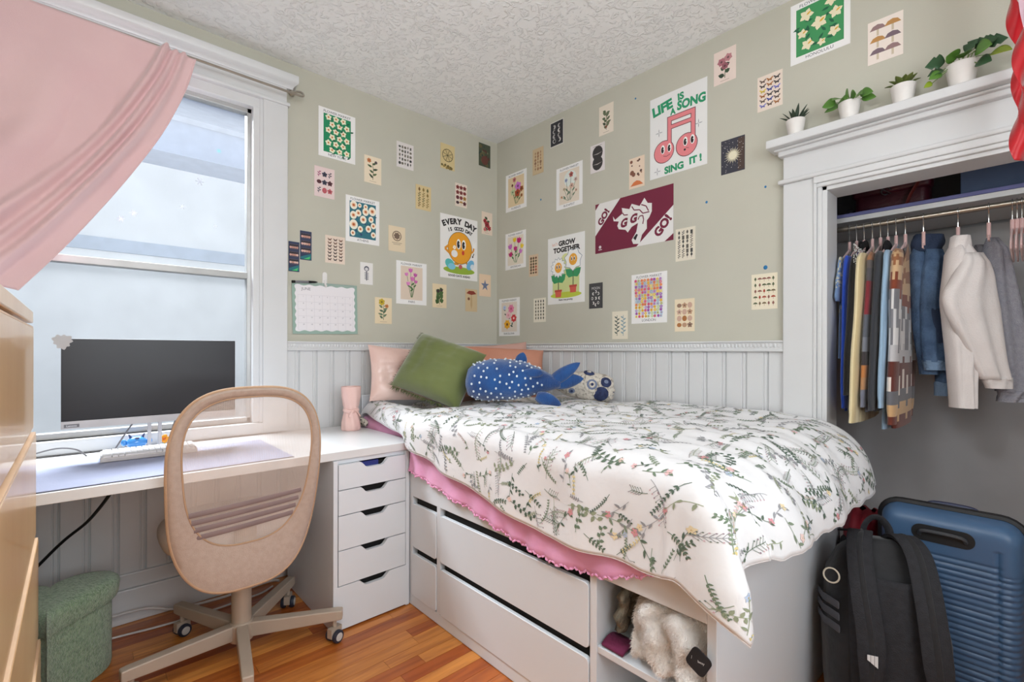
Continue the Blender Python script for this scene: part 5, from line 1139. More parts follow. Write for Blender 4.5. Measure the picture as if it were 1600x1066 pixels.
def hanger(x, yaw, label, sc=1):
    h_ = proto if hn[0] == 0 else copy_tree(proto); hn[0] += 1
    h_.location = (x, RY, RZ); h_.rotation_euler = (0, 0, math.radians(yaw)); h_['label'] = label
    for c_ in h_.children:
        if c_.name.startswith('frame'): 
            c_.scale = (1, sc, 1 if sc > .2 else .25)
            if sc < .2: c_.location.z += .75*.092
    h_['category'] = 'hanger'; h_['group'] = 'pink velvet hangers on the rail'; return h_
FAB = colmat('garment_dye', .9); N, L, b = nodes(FAB); b.inputs['Sheen Weight'].default_value = .25
n2 = N.new('ShaderNodeTexNoise'); n2.inputs['Scale'].default_value = 120; bp = N.new('ShaderNodeBump'); bp.inputs['Strength'].default_value = .25; bp.inputs['Distance'].default_value = .004; L.new(N['Texture Coordinate'].outputs['Object'], n2.inputs[0]); L.new(n2.outputs[0], bp.inputs['Height']); L.new(bp.outputs[0], b.inputs['Normal'])
def solid_(c, j=.05): return lambda t, q, s: tuple(min(255, x*(1+j*math.sin(q*5+t*9))) for x in c)
def loft(rings, paint, part):
    mb = MB(); n = len(rings[0])
    for r in rings: mb.V += [tuple(p) for p in r]
    for i in range(len(rings)-1):
        for k in range(n): mb.F.append((i*n+k, i*n+(k+1) % n, (i+1)*n+(k+1) % n, (i+1)*n+k)); mb.C.append(paint(i/(len(rings)-1), 2*math.pi*k/n, part)); mb.I.append(0)
    for f in (tuple(range(n))[::-1], tuple((len(rings)-1)*n+k for k in range(n))): mb.F.append(f); mb.C.append(paint(1 if f[0] else 0, 0, part)); mb.I.append(0)
    return mb
def garment(name, label, cat, x, paint, zlen, yaw=0, th=.02, hw=.185, sl=.5, sr=.034, slant=.0, fwd=.03, seed=0, collar=None, hood=None, cuff=None, bend=0, cuffcol=None, parent_grp='clothes hanging in the closet', drop=.094, sf=.27, fab=None, slope=.068, path=None):
    o = Vector((x, RY, RZ-drop)); T = Matrix.Translation(o) @ rot('Z', yaw)
    t = thing(name, label, cat, (x, RY, o.z-zlen), parent_grp); n = 28; rings = []
    for i in range(31):
        v = i/30; z = -zlen*v
        w_ = interp(v, [0, .04, .10, .2, .6, 1], [.045, .10, .165, .175, .172, .178])*hw/.185; d_ = interp(v, [0, .05, .2, .8, 1], [.6, .8, 1.0, 1.15, 1.1])*th
        ring = []
        for k in range(n):
            q = 2*math.pi*k/n; c, s_ = math.cos(q), math.sin(q)
            wrk = (.10 if th < .02 else 1)*(.25*nz(s_*3+seed, v*2.5, seed)+.2*math.sin(s_*9+seed+v*2)*v)
            px = math.copysign(abs(c)**.8, c)*d_*(1+wrk); py = s_*w_ - fwd*v
            zz_ = z - slope*abs(s_)**1.2*max(0, 1-v*3)
            ring.append(T @ Vector((px+slant*v*v, py, zz_)))
        rings.append(ring)
    obj('body', loft(rings, paint, 'body'), fab or FAB, t, True, angle=80)
    if sl:
        for s2 in (-1, 1):
            base = [Vector((0, s2*.150*hw/.185, -.035)), Vector((0, s2*.178*hw/.185, -.10)), Vector((slant*.3, s2*.188*hw/.185-fwd*.5, -.10-sl*.4)), Vector((slant*.7+bend*.5, s2*.186*hw/.185-fwd-.0, -.10-sl*.75)), Vector((slant+bend, s2*.18*hw/.185-fwd*1.3, -.10-sl))]
            if slope > .04: base = [p-Vector((0, 0, (slope-.045)*(.75 if i == 0 else .9))) for i, p in enumerate(base)]
            if path and s2 == -1: base = [Vector(p) for p in path]
            P = spline(base, 7); rings = []
            for i, p in enumerate(P):
                v = i/(len(P)-1); r = interp(v, [0, .15, .6, .9, .93, 1], [.8, 1.12, 1.0, .92, .8, .78])*sr; ring = []
                for k in range(14):
                    q = 2*math.pi*k/14; ring.append(T @ (p+Vector((math.cos(q)*r*sf*(1+.15*nz(v*5, q, seed)), math.sin(q)*r*(1.15+.12*math.sin(v*16+seed)), 0))))
                rings.append(ring)
            obj('sleeve', loft(rings, paint, 'sleeve'), fab or FAB, t, True, angle=80)
    if collar: obj('collar', MB().tube([T @ Vector((th*.9*math.cos(q), .062*math.sin(q), .004+.012*math.cos(2*q))) for q in np.linspace(0, 2*math.pi, 25)], collar[1], 8, False, flat=(1.3, .45)), mat('collar_%d' % collar[0][2], collar[0], .9, bump=.3, bscale=100), t)
    if hood:
        mb = MB(); M_ = T @ Matrix.Translation((hood[1], .0, -.035)); mb.ball((0, 0, 0), (hood[2], .085, .055), 16, M_.to_3x3().to_4x4()); mb.V = [tuple(Vector(p)+M_.translation) for p in mb.V]; obj('hood', mb, mat('hood_%d' % hood[0][2], hood[0], .9, bump=.3, bscale=100), t, True)
    return t
def bottom(u, v): return RZ-.094-onp(u, v, 1, .12).z
def floral(t, q, s): return [(120, 150, 190), (206, 200, 170), (88, 116, 160), (170, 186, 200)][int(abs(nz(t*14, q*2.2, 3))*11) % 4] if t < .6 else (112, 140, 180)
def nordic(t, q, s):
    k = t*14+ .25*math.sin(q*7)
    return [(150, 104, 72), (196, 158, 116), (150, 96, 62), (206, 172, 132), (128, 60, 36), (214, 212, 212) if math.sin(q*9+k) > 0 else (120, 120, 126), (206, 204, 206) if math.sin(q*9+1) > 0 else (128, 128, 134), (214, 212, 212) if math.sin(q*9+2) > 0 else (116, 116, 122), (190, 188, 190), (92, 40, 30), (96, 42, 34) if math.sin(q*12) > -.4 else (226, 214, 204), (106, 106, 112), (206, 166, 120), (104, 44, 30), (92, 36, 28)][min(14, int(k))]
def patt(t, q, s): return [(150, 100, 66), (160, 108, 72), (100, 92, 90), (84, 80, 84), (126, 38, 48), (130, 40, 50), (90, 94, 104), (120, 124, 134), (58, 52, 54), (186, 120, 66), (176, 130, 90), (112, 114, 128), (118, 120, 134)][min(12, int(t*13))]
def stud(t, q, s): return (22, 22, 25)
def cable_k(t, q, s): return (226, 210, 168) if math.sin(q*10) > -.3 else (206, 186, 142)
def denim(t, q, s): 
    b_ = 1+.22*nz(q*3, t*9, 2)
    return tuple(x*b_ for x in ((84, 118, 158) if not (s == 'sleeve' and t > .88) else (120, 152, 186)))
GL = [
 ('floral_top', 'blue and beige floral top, leftmost in the closet', 'top', 2.078, floral, bottom(1300, 560), dict(sl=.12, th=.008, sr=.035, hw=.15, seed=1)),
 ('cobalt_shirt', 'cobalt blue long-sleeved shirt on the rail', 'shirt', 2.104, solid_((38, 78, 190)), bottom(1305, 640), dict(sl=.56, th=.010, sr=.040, seed=2, fwd=.03, hw=.160)),
 ('studded_dress', 'black garment with tiny white studs between cobalt shirt and cream cardigan', 'dress', 2.131, stud, bottom(1325, 640), dict(sl=.50, th=.009, sr=.036, seed=3, collar=((20, 20, 23), .012), fwd=.085)),
 ('cream_cardigan', 'cream cable-knit cardigan on the rail', 'cardigan', 2.160, cable_k, bottom(1345, 655), dict(sl=.60, th=.012, sr=.056, seed=4, fwd=.10)),
 ('patchwork_sweater', 'narrow patchwork sweater with a red block beside the cream cardigan', 'sweater', 2.188, patt, bottom(1360, 640), dict(sl=.54, th=.010, sr=.040, seed=5, fwd=.09)),
 ('charcoal_hoodie', 'charcoal black hooded sweatshirt between patchwork and pale blue garments', 'hoodie', 2.213, solid_((50, 52, 58)), bottom(1385, 640), dict(sl=.55, th=.010, sr=.042, seed=6, hood=((28, 28, 32), .0, .014), fwd=.09)),
 ('pale_blue_shirt', 'pale blue denim shirt with a long hem', 'shirt', 2.240, solid_((150, 180, 206)), bottom(1405, 668), dict(sl=.54, th=.011, sr=.042, seed=7, fwd=.08)),
 ('nordic_sweater', 'brown and grey nordic patterned sweater with fringed bands', 'sweater', 2.270, nordic, bottom(1430, 668), dict(sl=.60, th=.015, sr=.046, sf=.36, seed=8, fwd=.07, yaw=0)),
]
for nm, lb, ct_, x, pt, zl, kw in GL:
    g_ = garment(nm, lb, ct_, x, pt, zl, **kw); hanger(x, kw.get('yaw', 0), 'slim pink velvet hanger holding the '+lb.split(',')[0].split(' with')[0].split(' on the')[0].split(' between')[0].split(' beside')[0].split(' turned')[0], .45 if kw.get('slope', 0) > .1 else (.8 if kw.get('hw', .185) < .17 else .9))
    g_['label'] = lb
    if nm == 'studded_dress':
        sm = MB()
        for k in range(240):
            z = random.choice([random.uniform(.02, .10), zl-random.uniform(.02, .14)]); y = random.uniform(-.21, .05); sm.ball((x+.012, RY+y-.03, RZ-.094-z), .0022, 5)
        obj('studs', sm, mat('white_stud', (230, 230, 226), .3), g_)['kind'] = 'stuff'

def drape(levels, depth, th, seed=0, n=30, N_=26, fold=.18, out=0):
    """a hanging soft shape that faces the room: (v, left, right) outline levels at the rail's distance, with real thickness"""
    vs = np.array([l[0] for l in levels], float); Lr = np.array([l[1] for l in levels], float); Rr = np.array([l[2] for l in levels], float); mb = MB(); rings = []
    for i in range(N_+1):
        v = lerp(vs[0], vs[-1], i/N_); l_, r_ = [np.mean([np.interp(v+o, vs, q) for o in (-7, 0, 7)]) for q in (Lr, Rr)]
        c = atd((l_+r_)/2, v, depth); hw = (r_-l_)/2*depth/F; e = min(1, .35+min(i, N_-i*.0)/3); ring = []
        for k in range(n):
            q = 2*math.pi*k/n; cs, sn = math.cos(q), math.sin(q)
            t_ = th*e*(1+fold*math.sin(cs*7+seed+i*.12)+.5*fold*nz(cs*3, i*.25, seed)); ring.append(c+RT0*(cs*hw)-FW*(math.copysign(abs(sn)**.75, sn)*t_+out))
        rings.append(ring)
    for r in rings: mb.V += [tuple(p) for p in r]
    m_ = len(rings); mb.F = [(i*n+k, i*n+(k+1) % n, (i+1)*n+(k+1) % n, (i+1)*n+k) for i in range(m_-1) for k in range(n)]+[tuple(range(n))[::-1], tuple((m_-1)*n+k for k in range(n))]; mb.C = [None]*len(mb.F); mb.I = [0]*len(mb.F); return mb
def hook_at(u): p = onp(u, 345, 1, RY); return p.x, (Vector((p.x, RY, RZ))-CAM).dot(FW)
GC = 'clothes hanging in the closet'
M_den = mat('denim_cloth', (88, 114, 146), .9, c2=(56, 78, 108), scale=18, contrast=(.3, .7), detail=8, bump=.5, bscale=160); M_ddk = mat('denim_dark', (44, 58, 84), .9, bump=.4, bscale=160); M_dpl = mat('denim_pale', (124, 150, 180), .9, bump=.5, bscale=160)
x, d = hook_at(1443); hanger(x, 0, 'slim pink velvet hanger holding the denim jacket', .12); d += .03; t = thing('denim_jacket', 'blue denim jacket with turned-up dark collar', 'jacket', (x, RY, 1.0), GC)
obj('body', drape([(388, 1428, 1466), (410, 1421, 1476), (450, 1424, 1480), (520, 1430, 1478), (585, 1440, 1472)], d, .035, 1), M_den, t, True, angle=80)
obj('sleeve', drape([(392, 1438, 1462), (430, 1430, 1466), (480, 1429, 1462), (540, 1431, 1466), (565, 1434, 1468)], d, .026, 2, out=.03), M_den, t, True, angle=80); obj('cuff', drape([(562, 1433, 1469), (578, 1437, 1470)], d, .028, 2, out=.03, fold=.05), M_dpl, t, True, angle=80)
obj('sleeve', drape([(398, 1456, 1477), (450, 1460, 1484), (520, 1458, 1481), (598, 1460, 1486)], d, .024, 3, out=.012), M_den, t, True, angle=80); obj('cuff', drape([(596, 1458, 1488), (618, 1458, 1489)], d, .026, 3, out=.012, fold=.05), M_dpl, t, True, angle=80)
obj('collar', drape([(366, 1434, 1468), (374, 1426, 1476), (384, 1424, 1474), (394, 1430, 1462)], d, .034, 4, fold=.08), M_ddk, t, True, angle=80)
obj('pocket', drape([(484, 1437, 1452), (500, 1438, 1456), (530, 1444, 1462), (536, 1448, 1462)], d, .008, 5, out=.055, fold=.02), M_ddk, t, True, angle=80)
M_wsw = mat('white_sweat', (236, 230, 228), .9, c2=(230, 223, 221), scale=12, bump=.15, bscale=200)
x, d = hook_at(1497); hanger(x, 0, 'slim pink velvet hanger holding the white sweatshirt', .12); d -= .015; t = thing('white_sweatshirt', 'white sweatshirt with one folded sleeve hanging on the rail', 'sweatshirt', (x, RY, 1.0), GC)
obj('body', drape([(376, 1491, 1509), (392, 1484, 1518), (420, 1480, 1528), (470, 1474, 1530), (520, 1480, 1526), (570, 1485, 1520), (637, 1490, 1517)], d, .042, 6), M_wsw, t, True, angle=80)
obj('sleeve', drape([(398, 1494, 1520), (428, 1480, 1534), (462, 1459, 1540), (485, 1463, 1545), (512, 1476, 1549), (542, 1495, 1552), (572, 1508, 1557), (592, 1520, 1562)], d, .030, 7, out=.036, fold=.22), M_wsw, t, True, angle=80)
obj('cuff', drape([(588, 1520, 1563), (606, 1530, 1563)], d, .028, 7, out=.036, fold=.08), M_wsw, t, True, angle=80)
obj('collar', drape([(368, 1492, 1508), (376, 1487, 1513), (390, 1486, 1514)], d, .030, 8, fold=.05), M_wsw, t, True, angle=80)
M_gfl = mat('grey_fleece_cloth', (164, 164, 174), .95, c2=(152, 152, 163), scale=60, bump=.4, bscale=200); M_gdk = mat('grey_fleece_lining', (122, 120, 126), .95, bump=.4, bscale=200)
x, d = hook_at(1545); hanger(x, 0, 'slim pink velvet hanger holding the heather grey fleece', .12); d += .05; t = thing('grey_fleece', 'heather grey fleece with ribbed hem left of the empty hangers', 'fleece', (x, RY, 1.0), GC)
obj('back_panel', drape([(380, 1536, 1550), (420, 1531, 1556), (490, 1532, 1566), (560, 1542, 1580)], d, .022, 9, out=-.03), M_gdk, t, True, angle=80)
obj('body', drape([(372, 1543, 1557), (388, 1539, 1566), (420, 1537, 1578), (460, 1538, 1590), (510, 1545, 1603), (560, 1554, 1612), (612, 1560, 1618)], d, .036, 10), M_gfl, t, True, angle=80)
obj('ribbed_hem', drape([(610, 1561, 1617), (628, 1562, 1616)], d, .034, 10, n=90, fold=.25), M_gfl, t, True, angle=80)
for k, w_ in enumerate(('first', 'second', 'third', 'fourth', 'fifth', 'rightmost')): hanger(2.574+.012*k, 0, w_+' of the bunched empty pink hangers right of the grey fleece')

# ------------------------------------------------------------------ suitcase
sc = thing('suitcase', 'ribbed blue hard-shell suitcase standing in the closet doorway', 'suitcase', (2.435, -.10, 0))
M_sui = mat('blue_shell', (70, 100, 134), .38, c2=(62, 90, 124), scale=4)
sx0, sx1, sz0, sz1, sy0, sy1 = 2.262, 2.612, .045, .636, -.20, -.085
def shell(yf, yb, name):
    NX, NZ = 44, 150; mb = MB()
    def fn(u, v):
        x, z = lerp(sx0, sx1, u), lerp(sz0, sz1, v); r = .055
        dx = max(0, abs(x-(sx0+sx1)/2)-((sx1-sx0)/2-r))/r; dz = max(0, abs(z-(sz0+sz1)/2)-((sz1-sz0)/2-r))/r; d = min(1, math.hypot(dx, dz))
        k = (1-d**3)**.45 if d < 1 else 0
        if dx > 0 and dz > 0 and math.hypot(dx, dz) > 1: s_ = 1/math.hypot(dx, dz); x = (sx0+sx1)/2+math.copysign((sx1-sx0)/2-r+r*dx*s_, x-(sx0+sx1)/2); z = (sz0+sz1)/2+math.copysign((sz1-sz0)/2-r+r*dz*s_, z-(sz0+sz1)/2)
        y = lerp(yb, yf, k)
        ins = sx0+.045 < x < sx1-.055 and sz0+.07 < z < sz1-.13
        side = (x > sx1-.05 or x < sx0+.04) and sz0+.09 < z < sz1-.15
        if ins or side: y += .0045*(max(0, math.sin(z*2*math.pi/.0185))**.6)*math.copysign(1, yb-yf)
        if abs(x-(sx1-.052)) < .004 and z < sz1-.08 and z > sz0+.05: y += .006*math.copysign(1, yb-yf)
        return (x, y, z)
    g = MB().grid(fn, NX, NZ); 
    if yf > yb: g.F = [f[::-1] for f in g.F]
    return obj(name, g, M_sui, sc, True, angle=60)
shell(sy0, -.125, 'front_shell'); shell(.02, -.095, 'rear_shell')
def rrect(y, r_, o_=0): return [(x, y, z) for x, z in rfront(sx0-o_, sx1+o_, sz0-o_, sz1+o_, r_, 6)]
M_blk = mat('black_rubber', (22, 22, 25), .6)
obj('zip_band', MB().add([], []).tube(rrect(-.110, .055, .001)+[rrect(-.110, .055, .001)[0]], .014, 8, False, flat=(1, 1)), M_blk, sc)
hx0, hx1 = onp(1424, 830, 1, sy0).x, onp(1524, 860, 1, sy0).x; hz_ = onp(1472, 838, 1, sy0).z
HB = frame((0, sy0+.004, 0), (1, 0, 0), (0, 0, 1), (0, -1, 0))
obj('handle_recess', MB().prism(rfront(hx0, hx1, hz_-.026, hz_+.026, .025, 6), .006, HB), M_blk, sc, False)
obj('carry_handle', MB().tube(spline([(hx0+.02, sy0-.004, hz_-.006), (hx0+.035, sy0-.016, hz_+.010), (hx1-.035, sy0-.016, hz_+.010), (hx1-.02, sy0-.004, hz_-.006)]), .006, 8), mat('handle_grey', (62, 64, 68), .5), sc)
obj('top_handle', MB().tube(spline([(2.38, -.10, sz1-.005), (2.40, -.10, sz1+.012), (2.49, -.10, sz1+.012), (2.51, -.10, sz1-.005)]), .008, 8), mat('navy_rubber', (42, 48, 78), .5), sc)
obj('side_lock', MB().box(sx1-.002, sx1+.014, -.14, -.08, .42, .48), M_blk, sc, False, bevel=.004)
for x in (sx0+.05, sx1-.05):
    for y in (-.165, -.03): obj('wheel', MB().tube([(x-.012, y, .024), (x+.012, y, .024)], .0235, 16).box(x-.01, x+.01, y-.01, y+.01, .03, .06), M_blk, sc)

# ------------------------------------------------------------------ red bag and backpack
rb = thing('red_bag', 'red and black bag wedged behind the backpack beside the bed end', 'bag', (2.195, -.05, 0))
M_red = mat('red_nylon', (150, 24, 40), .6, c2=(120, 16, 32), bump=.3, bscale=30)
obj('lower', MB().box(2.128, 2.238, -.13, .10, .002, .47), mat('black_nylon', (26, 25, 28), .7, bump=.3, bscale=25), rb, True, bevel=.03, seg=3)
obj('upper', MB().grid(lambda u, v: Vector((2.185+.058*math.cos(2*math.pi*u)*math.sin(math.pi*(.12+.5*v+.3*(1-v))*1.0), -.02+.12*math.sin(2*math.pi*u)*math.cos(.5*math.pi*v*.96), .44+.12*math.sin(.5*math.pi*v)+.008*math.sin(9*u*6.28))), 40, 12, True), M_red, rb, True, angle=80)
obj('zip', MB().tube(spline([(2.13, -.13, .49), (2.18, -.145, .505), (2.226, -.13, .50)]), .004, 6), M_blk, rb)
tgp = onp(1316, 872, 1, -.137); rt_ = obj('luggage_tag', MB().prism(rfront(-.02, .02, -.028, .028, .004), .0015, frame(tgp, (1, 0, 0), (0, 0, 1), (0, -1, 0)) @ rot('Z', 24)), mat('tag_pink', (206, 178, 176), .7), rb, False)
lettering(rt_, '80', frame(tgp, (1, 0, 0), (0, 0, 1), (0, -1, 0)) @ rot('Z', 24) @ Matrix.Translation((0, 0, .0017)), .02, (110, 36, 44), .03)
bp_ = thing('backpack', 'black backpack with padded straps leaning on the blue suitcase', 'backpack', (2.30, -.42, 0))
M_bp = mat('black_polyester', (30, 30, 34), .75, c2=(24, 24, 27), scale=30, bump=.25, bscale=40, sheen=.2); M_st = mat('strap_mesh', (40, 40, 45), .8, c2=(32, 32, 36), scale=60, bump=.3, bscale=300); M_wb = mat('grey_webbing', (84, 84, 90), .8)
PB = Matrix.Translation((2.318, -.385, .001)) @ rot('Z', 24) @ rot('X', -9)
def pk(u, v):
    q = 2*math.pi*u; z = .555*v; w_ = interp(v, [0, .05, .5, .8, .93, 1], [.13, .158, .162, .145, .11, .05]); d_ = interp(v, [0, .05, .45, .8, 1], [.085, .11, .115, .085, .04])
    c, s_ = math.cos(q), math.sin(q); e = lambda a, p: math.copysign(abs(a)**p, a)
    return PB @ Vector((e(c, .55)*w_*(1+.02*nz(v*6, c*2)), e(s_, .6)*d_*(1+.05*nz(v*5, s_*3, 3)), z))
mb = MB().grid(pk, 56, 36, True); mb.F += [tuple(range(56))[::-1], tuple(36*56+k for k in range(56))]; mb.C += [None]*2; mb.I += [0]*2
obj('body', mb, M_bp, bp_, True, angle=80)
def strap(x0, x1, ytop):
    P = spline([(x0*.5, .04, .545), (x0*.75, -.03, .572), (x0, -.085, .53), (x0*1.05, -.135, .42), (x1, -.155, .27), (x1*1.1, -.145, .14), (x1*1.25, -.12, .05)], 8); mb = MB()
    W_ = .034
    for i, p in enumerate(P):
        t = (Vector(P[min(i+1, len(P)-1)])-Vector(P[max(i-1, 0)])).normalized(); sd = Vector((1, 0, 0)); n_ = sd.cross(t).normalized(); w_ = W_*interp(i/(len(P)-1), [0, .1, .7, .85, 1], [.8, 1, 1.05, .6, .45])
        for a_, b_ in ((-1, -.004), (-.9, .007), (.9, .007), (1, -.004), (.9, -.007), (-.9, -.007)): mb.V.append(PB @ (Vector(p)+sd*(a_*w_)+n_*b_))
    m_ = len(P); mb.F = [(i*6+k, i*6+(k+1) % 6, (i+1)*6+(k+1) % 6, (i+1)*6+k) for i in range(m_-1) for k in range(6)]+[tuple(range(6))[::-1], tuple((m_-1)*6+k for k in range(6))]; mb.C = [None]*len(mb.F); mb.I = [0]*len(mb.F)
    s_ = obj('shoulder_strap', mb, M_st, bp_, True, angle=50); 
    obj('webbing', MB().tube([PB @ (Vector(p)+Vector((0, -.009, .004))) for p in P[4:-8]], .008, 6, flat=(.25, 1), up=(0, -1, .3)), M_bp, s_); return s_
s1 = strap(-.072, -.066, 0); s2 = strap(.078, .088, 0)
obj('top_handle', MB().tube(spline([PB @ Vector(p) for p in ((-.035, .03, .54), (-.032, .02, .585), (-.012, .015, .615), (.012, .015, .615), (.034, .02, .585), (.04, .03, .54))]), .009, 8, flat=(.4, 1.3)), M_st, bp_)
obj('back_pad', MB().grid(lambda u, v: PB @ Vector((lerp(-.11, .11, u), -.112-.012*math.sin(math.pi*u)*math.sin(math.pi*v)-.004*math.sin(6.28*2*u), lerp(.06, .45, v))), 20, 20), M_st, bp_, True, solid=.006)
LB = frame(onp(1403, 1037, 1, -.575), (1, 0, 0), (0, 0, 1), (0, -1, 0)) @ rot('Z', 8)
lg = MB()
for x0, h0, h1 in ((-.012, .012, .020), (-.003, .006, .016), (.006, -.004, .010)): pass
LP = PB @ Vector((-.0665, -.171, .235)); LB = frame(LP, tuple((PB.to_3x3() @ Vector((1, 0, 0)))), (0, 0, 1), tuple(-(PB.to_3x3() @ Vector((0, 1, 0)))))
for x0, y0 in ((-.0135, -.002), (-.0045, -.009), (.0045, -.016)): lg.add([LB @ Vector((x0, .013, 0)), LB @ Vector((x0+.008, .013, 0)), LB @ Vector((x0+.008, y0-.006, 0)), LB @ Vector((x0, y0, 0))], [(3, 2, 1, 0)])
obj('logo', lg, mat('white_print', (230, 230, 230), .6), s1, False, solid=.0006)
for k in range(3): obj('side_webbing', MB().tube([PB @ Vector(p) for p in ((-.168, .03, .36-.035*k), (-.166, -.04, .357-.035*k), (-.135, -.108, .352-.035*k))], .012, 6, flat=(1, .2)), M_wb, bp_)
rg = onp(1299, 899, 1, -.47); tag(obj('cord_ring', MB().tube([rg+Vector((.0215*math.cos(q), .004*math.sin(q), .0215*math.sin(q))) for q in np.linspace(0, 2*math.pi, 30)], .0026, 8, False), mat('cream_plastic', (226, 216, 196), .5)), 'cream ring hanging on the side of the black backpack', 'ring')

# ------------------------------------------------------------------ plants on the door head
M_pot = mat('white_pot', (236, 232, 228), .45); M_soil = mat('pot_moss', (86, 84, 52), .95, bump=.5, bscale=120)
PZ = 2.0485
def pot(name, label, u, v, r, h, lean=0):
    p = onp(u, v, 1, -.062); t = thing(name, label, 'potted plant', (p.x, -.062, PZ), 'little potted plants above the closet door'); c = (p.x, -.062, PZ)
    obj('pot', MB().lathe([(r*.72, 0), (r*.76, .004), (r, h-.004), (r, h), (r*.92, h), (r*.9, h-.012)], c, 28), M_pot, t); obj('soil', MB().lathe([(r*.9, h-.014), (.001, h-.010)], c, 20), M_soil, t)
    return t, Vector((p.x, -.062, PZ+h-.01))
def bladeleaf(t, base, d, ln, wd, m, up=.5, cup=.2, name='leaf', lobes=0, face=None):
    d = Vector(d).normalized(); f_ = Vector(face) if face else Vector((0, 0, 1)); s_ = d.cross(f_); s_ = s_.normalized() if s_.length > .05 else Vector((1, 0, 0)); n_ = s_.cross(d).normalized(); mb = MB(); N_ = 9
    for i in range(N_):
        v = i/(N_-1); w_ = wd*math.sin(math.pi*min(1, v**.75*.97+.02))**.8
        if lobes: w_ *= .68+.42*abs(math.cos(v*math.pi*lobes))
        p = base+d*(ln*v)-Vector((0, 0, up*ln*v*v))
        for k, a_ in enumerate((-1, -.5, 0, .5, 1)): mb.V.append(p+s_*(a_*w_)+n_*(cup*w_*abs(a_)))
    mb.F = [(i*5+k, i*5+k+1, (i+1)*5+k+1, (i+1)*5+k) for i in range(N_-1) for k in range(4)]; mb.C = [None]*len(mb.F); mb.I = [0]*len(mb.F)
    return obj(name, mb, m, t, True, solid=.0008, angle=180)
random.seed(9)
M_l1 = mat('dark_succulent', (44, 62, 44), .5); M_l2 = mat('mid_leaf', (92, 140, 52), .45, c2=(74, 120, 42)); M_l3 = mat('olive_leaf', (110, 124, 54), .55, c2=(84, 98, 44)); M_l4 = mat('lime_leaf', (156, 176, 50), .45, c2=(130, 156, 44)); M_l5 = mat('forest_leaf', (52, 92, 56), .45, c2=(40, 76, 46)); M_stm = mat('green_stem', (110, 140, 70), .6)
t, c = pot('spiky_plant', 'spiky dark aloe in a white pot, leftmost on the door head', 1243, 199, .035, .066)
for k in range(15): q = k*2.4; z_ = random.uniform(.5, 2.2); bladeleaf(t, c+Vector((.006*math.cos(q), .006*math.sin(q), -.004)), (math.cos(q), math.sin(q)*.7, z_), random.uniform(.055, .085), .0075, M_l1, .05, .5)
t, c = pot('round_leaf_plant', 'leafy green plant with rounded leaves in a white pot', 1327, 176, .036, .068)
for k, (dx, dy, dz, ln) in enumerate(((-.7, -.2, .35, .065), (-1, 0, .25, .05), (-.4, -.4, .5, .05), (.2, -.1, 1.1, .04), (.8, -.1, .6, .06), (1, .1, .3, .055), (0, -.3, .9, .05), (-.2, .3, .9, .05), (.5, -.4, .4, .045))):
    d = Vector((dx, dy, dz)).normalized(); b_ = c+d*ln*.8; obj('stem', MB().tube([c, c+d*ln*.4+Vector((0, 0, .006)), b_], .0014, 6), M_stm, t); bladeleaf(t, b_-d*.004, (dx, dy-.2, .15-.1*dz), .046, .022, M_l2, .35, .15, 'leaf', 0, (random.uniform(-.4, .4), -1, random.uniform(.1, .8)))
t, c = pot('rosette_plant', 'olive rosette succulent in a white pot, third from the left', 1411, 150, .037, .066)
for k in range(20): q = k*2.39; r = k/20; bladeleaf(t, c+Vector((.004*math.cos(q), .004*math.sin(q), .004)), (math.cos(q), math.sin(q), .45+1.5*(1-r)), .034+.034*r, .012, M_l3, .15, .35)
t, c = pot('trailing_plant', 'trailing green plant with lobed and lime leaves, rightmost white pot', 1503, 123, .042, .075)
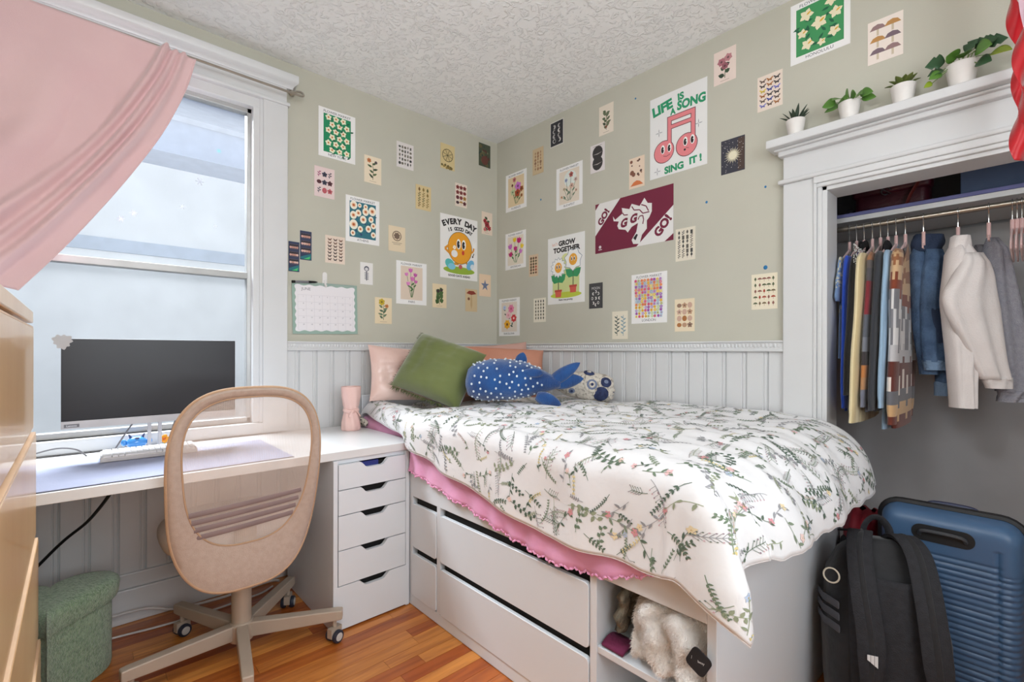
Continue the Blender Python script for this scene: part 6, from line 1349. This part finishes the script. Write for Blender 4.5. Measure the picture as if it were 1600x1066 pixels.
for dx, dy, dz, ln, m_, sz, lb_ in ((-.8, -.2, .55, .055, M_l5, .05, 3), (-.95, -.3, .0, .05, M_l5, .04, 3), (-.3, -.3, .7, .035, M_l2, .045, 0), (.1, -.3, .5, .03, M_l2, .04, 0), (.6, .1, .9, .06, M_l5, .055, 3), (.9, .1, .8, .075, M_l5, .05, 3), (.6, -.4, .4, .05, M_l2, .055, 0), (1, -.3, .0, .075, M_l4, .05, 0), (.8, -.5, -.35, .05, M_l5, .045, 0), (-.9, -.5, -.3, .06, M_l2, .036, 0), (.2, .2, 1, .05, M_l5, .05, 3), (-1, -.4, -.55, .09, M_l4, .022, 0)):
    d = Vector((dx, dy, dz)).normalized(); b_ = c+d*ln+Vector((0, -.004, .004)); obj('stem', MB().tube([c+Vector((dx*.01, dy*.02, 0)), c+d*ln*.5+Vector((0, -.004, .016)), b_], .0013, 6), M_stm, t); bladeleaf(t, b_-d*.004, (dx, dy-.3, dz*.3), sz*1.15, sz*.52, m_, .35, .15, 'leaf', lb_, (random.uniform(-.4, .4), -1, random.uniform(.2, .9)))

# ------------------------------------------------------------------ ribbon streamers at the right edge
M_rib = mat('red_satin_ribbon', (214, 16, 34), .35, c2=(190, 8, 26), sheen=.3); M_rp = mat('pale_pink_satin', (226, 190, 204), .4)
def streamer(u0, v0, u1, v1, y, turns, wd, m, label, wig=.02, ph=0):
    a_, b_ = onp(u0, v0, 1, y), onp(u1, v1, 1, y); mb = MB(); n_ = 120
    for i in range(n_+1):
        t = i/n_; p = a_.lerp(b_, t)+Vector((wig*math.sin(t*11+ph), 0, 0)); q = turns*2*math.pi*t+ph; s_ = Vector((math.cos(q), math.sin(q), 0))*wd
        mb.V += [p-s_, p+s_]
    mb.F = [(2*i, 2*i+1, 2*i+3, 2*i+2) for i in range(n_)]; mb.C = [None]*n_; mb.I = [0]*n_
    return tag(obj('ribbon_streamer', mb, m, None, True, solid=.0008, angle=180), label, 'ribbon', 'streamers hanging at the right edge')
top = onp(1578, 0, 1, -.16)
pA = onp(1576, 0, 1, -.16); uT = 1560; 
def px(P):
    d = Vector(P)-CAM; z = d.dot(FW); return 800+F*d.dot(RT)/z, CY-F*d.dot(UP)/z
tA = px((pA.x-.005, -.16, H))
streamer(tA[0], tA[1], 1597, 250, -.16, 2.6, .020, M_rib, 'twisted red satin streamer hanging down at the right edge', .006, .4)
streamer(tA[0]+12, px((pA.x+.02, -.205, H))[1], 1606, 190, -.205, 2.2, .018, M_rib, 'second red streamer curling behind the twisted one', .010, 2.0)
streamer(tA[0]+28, px((pA.x+.05, -.255, H))[1], 1604, 60, -.255, .6, .022, M_rp, 'pale pink satin streamer beside the red ones', .004, 1.0)
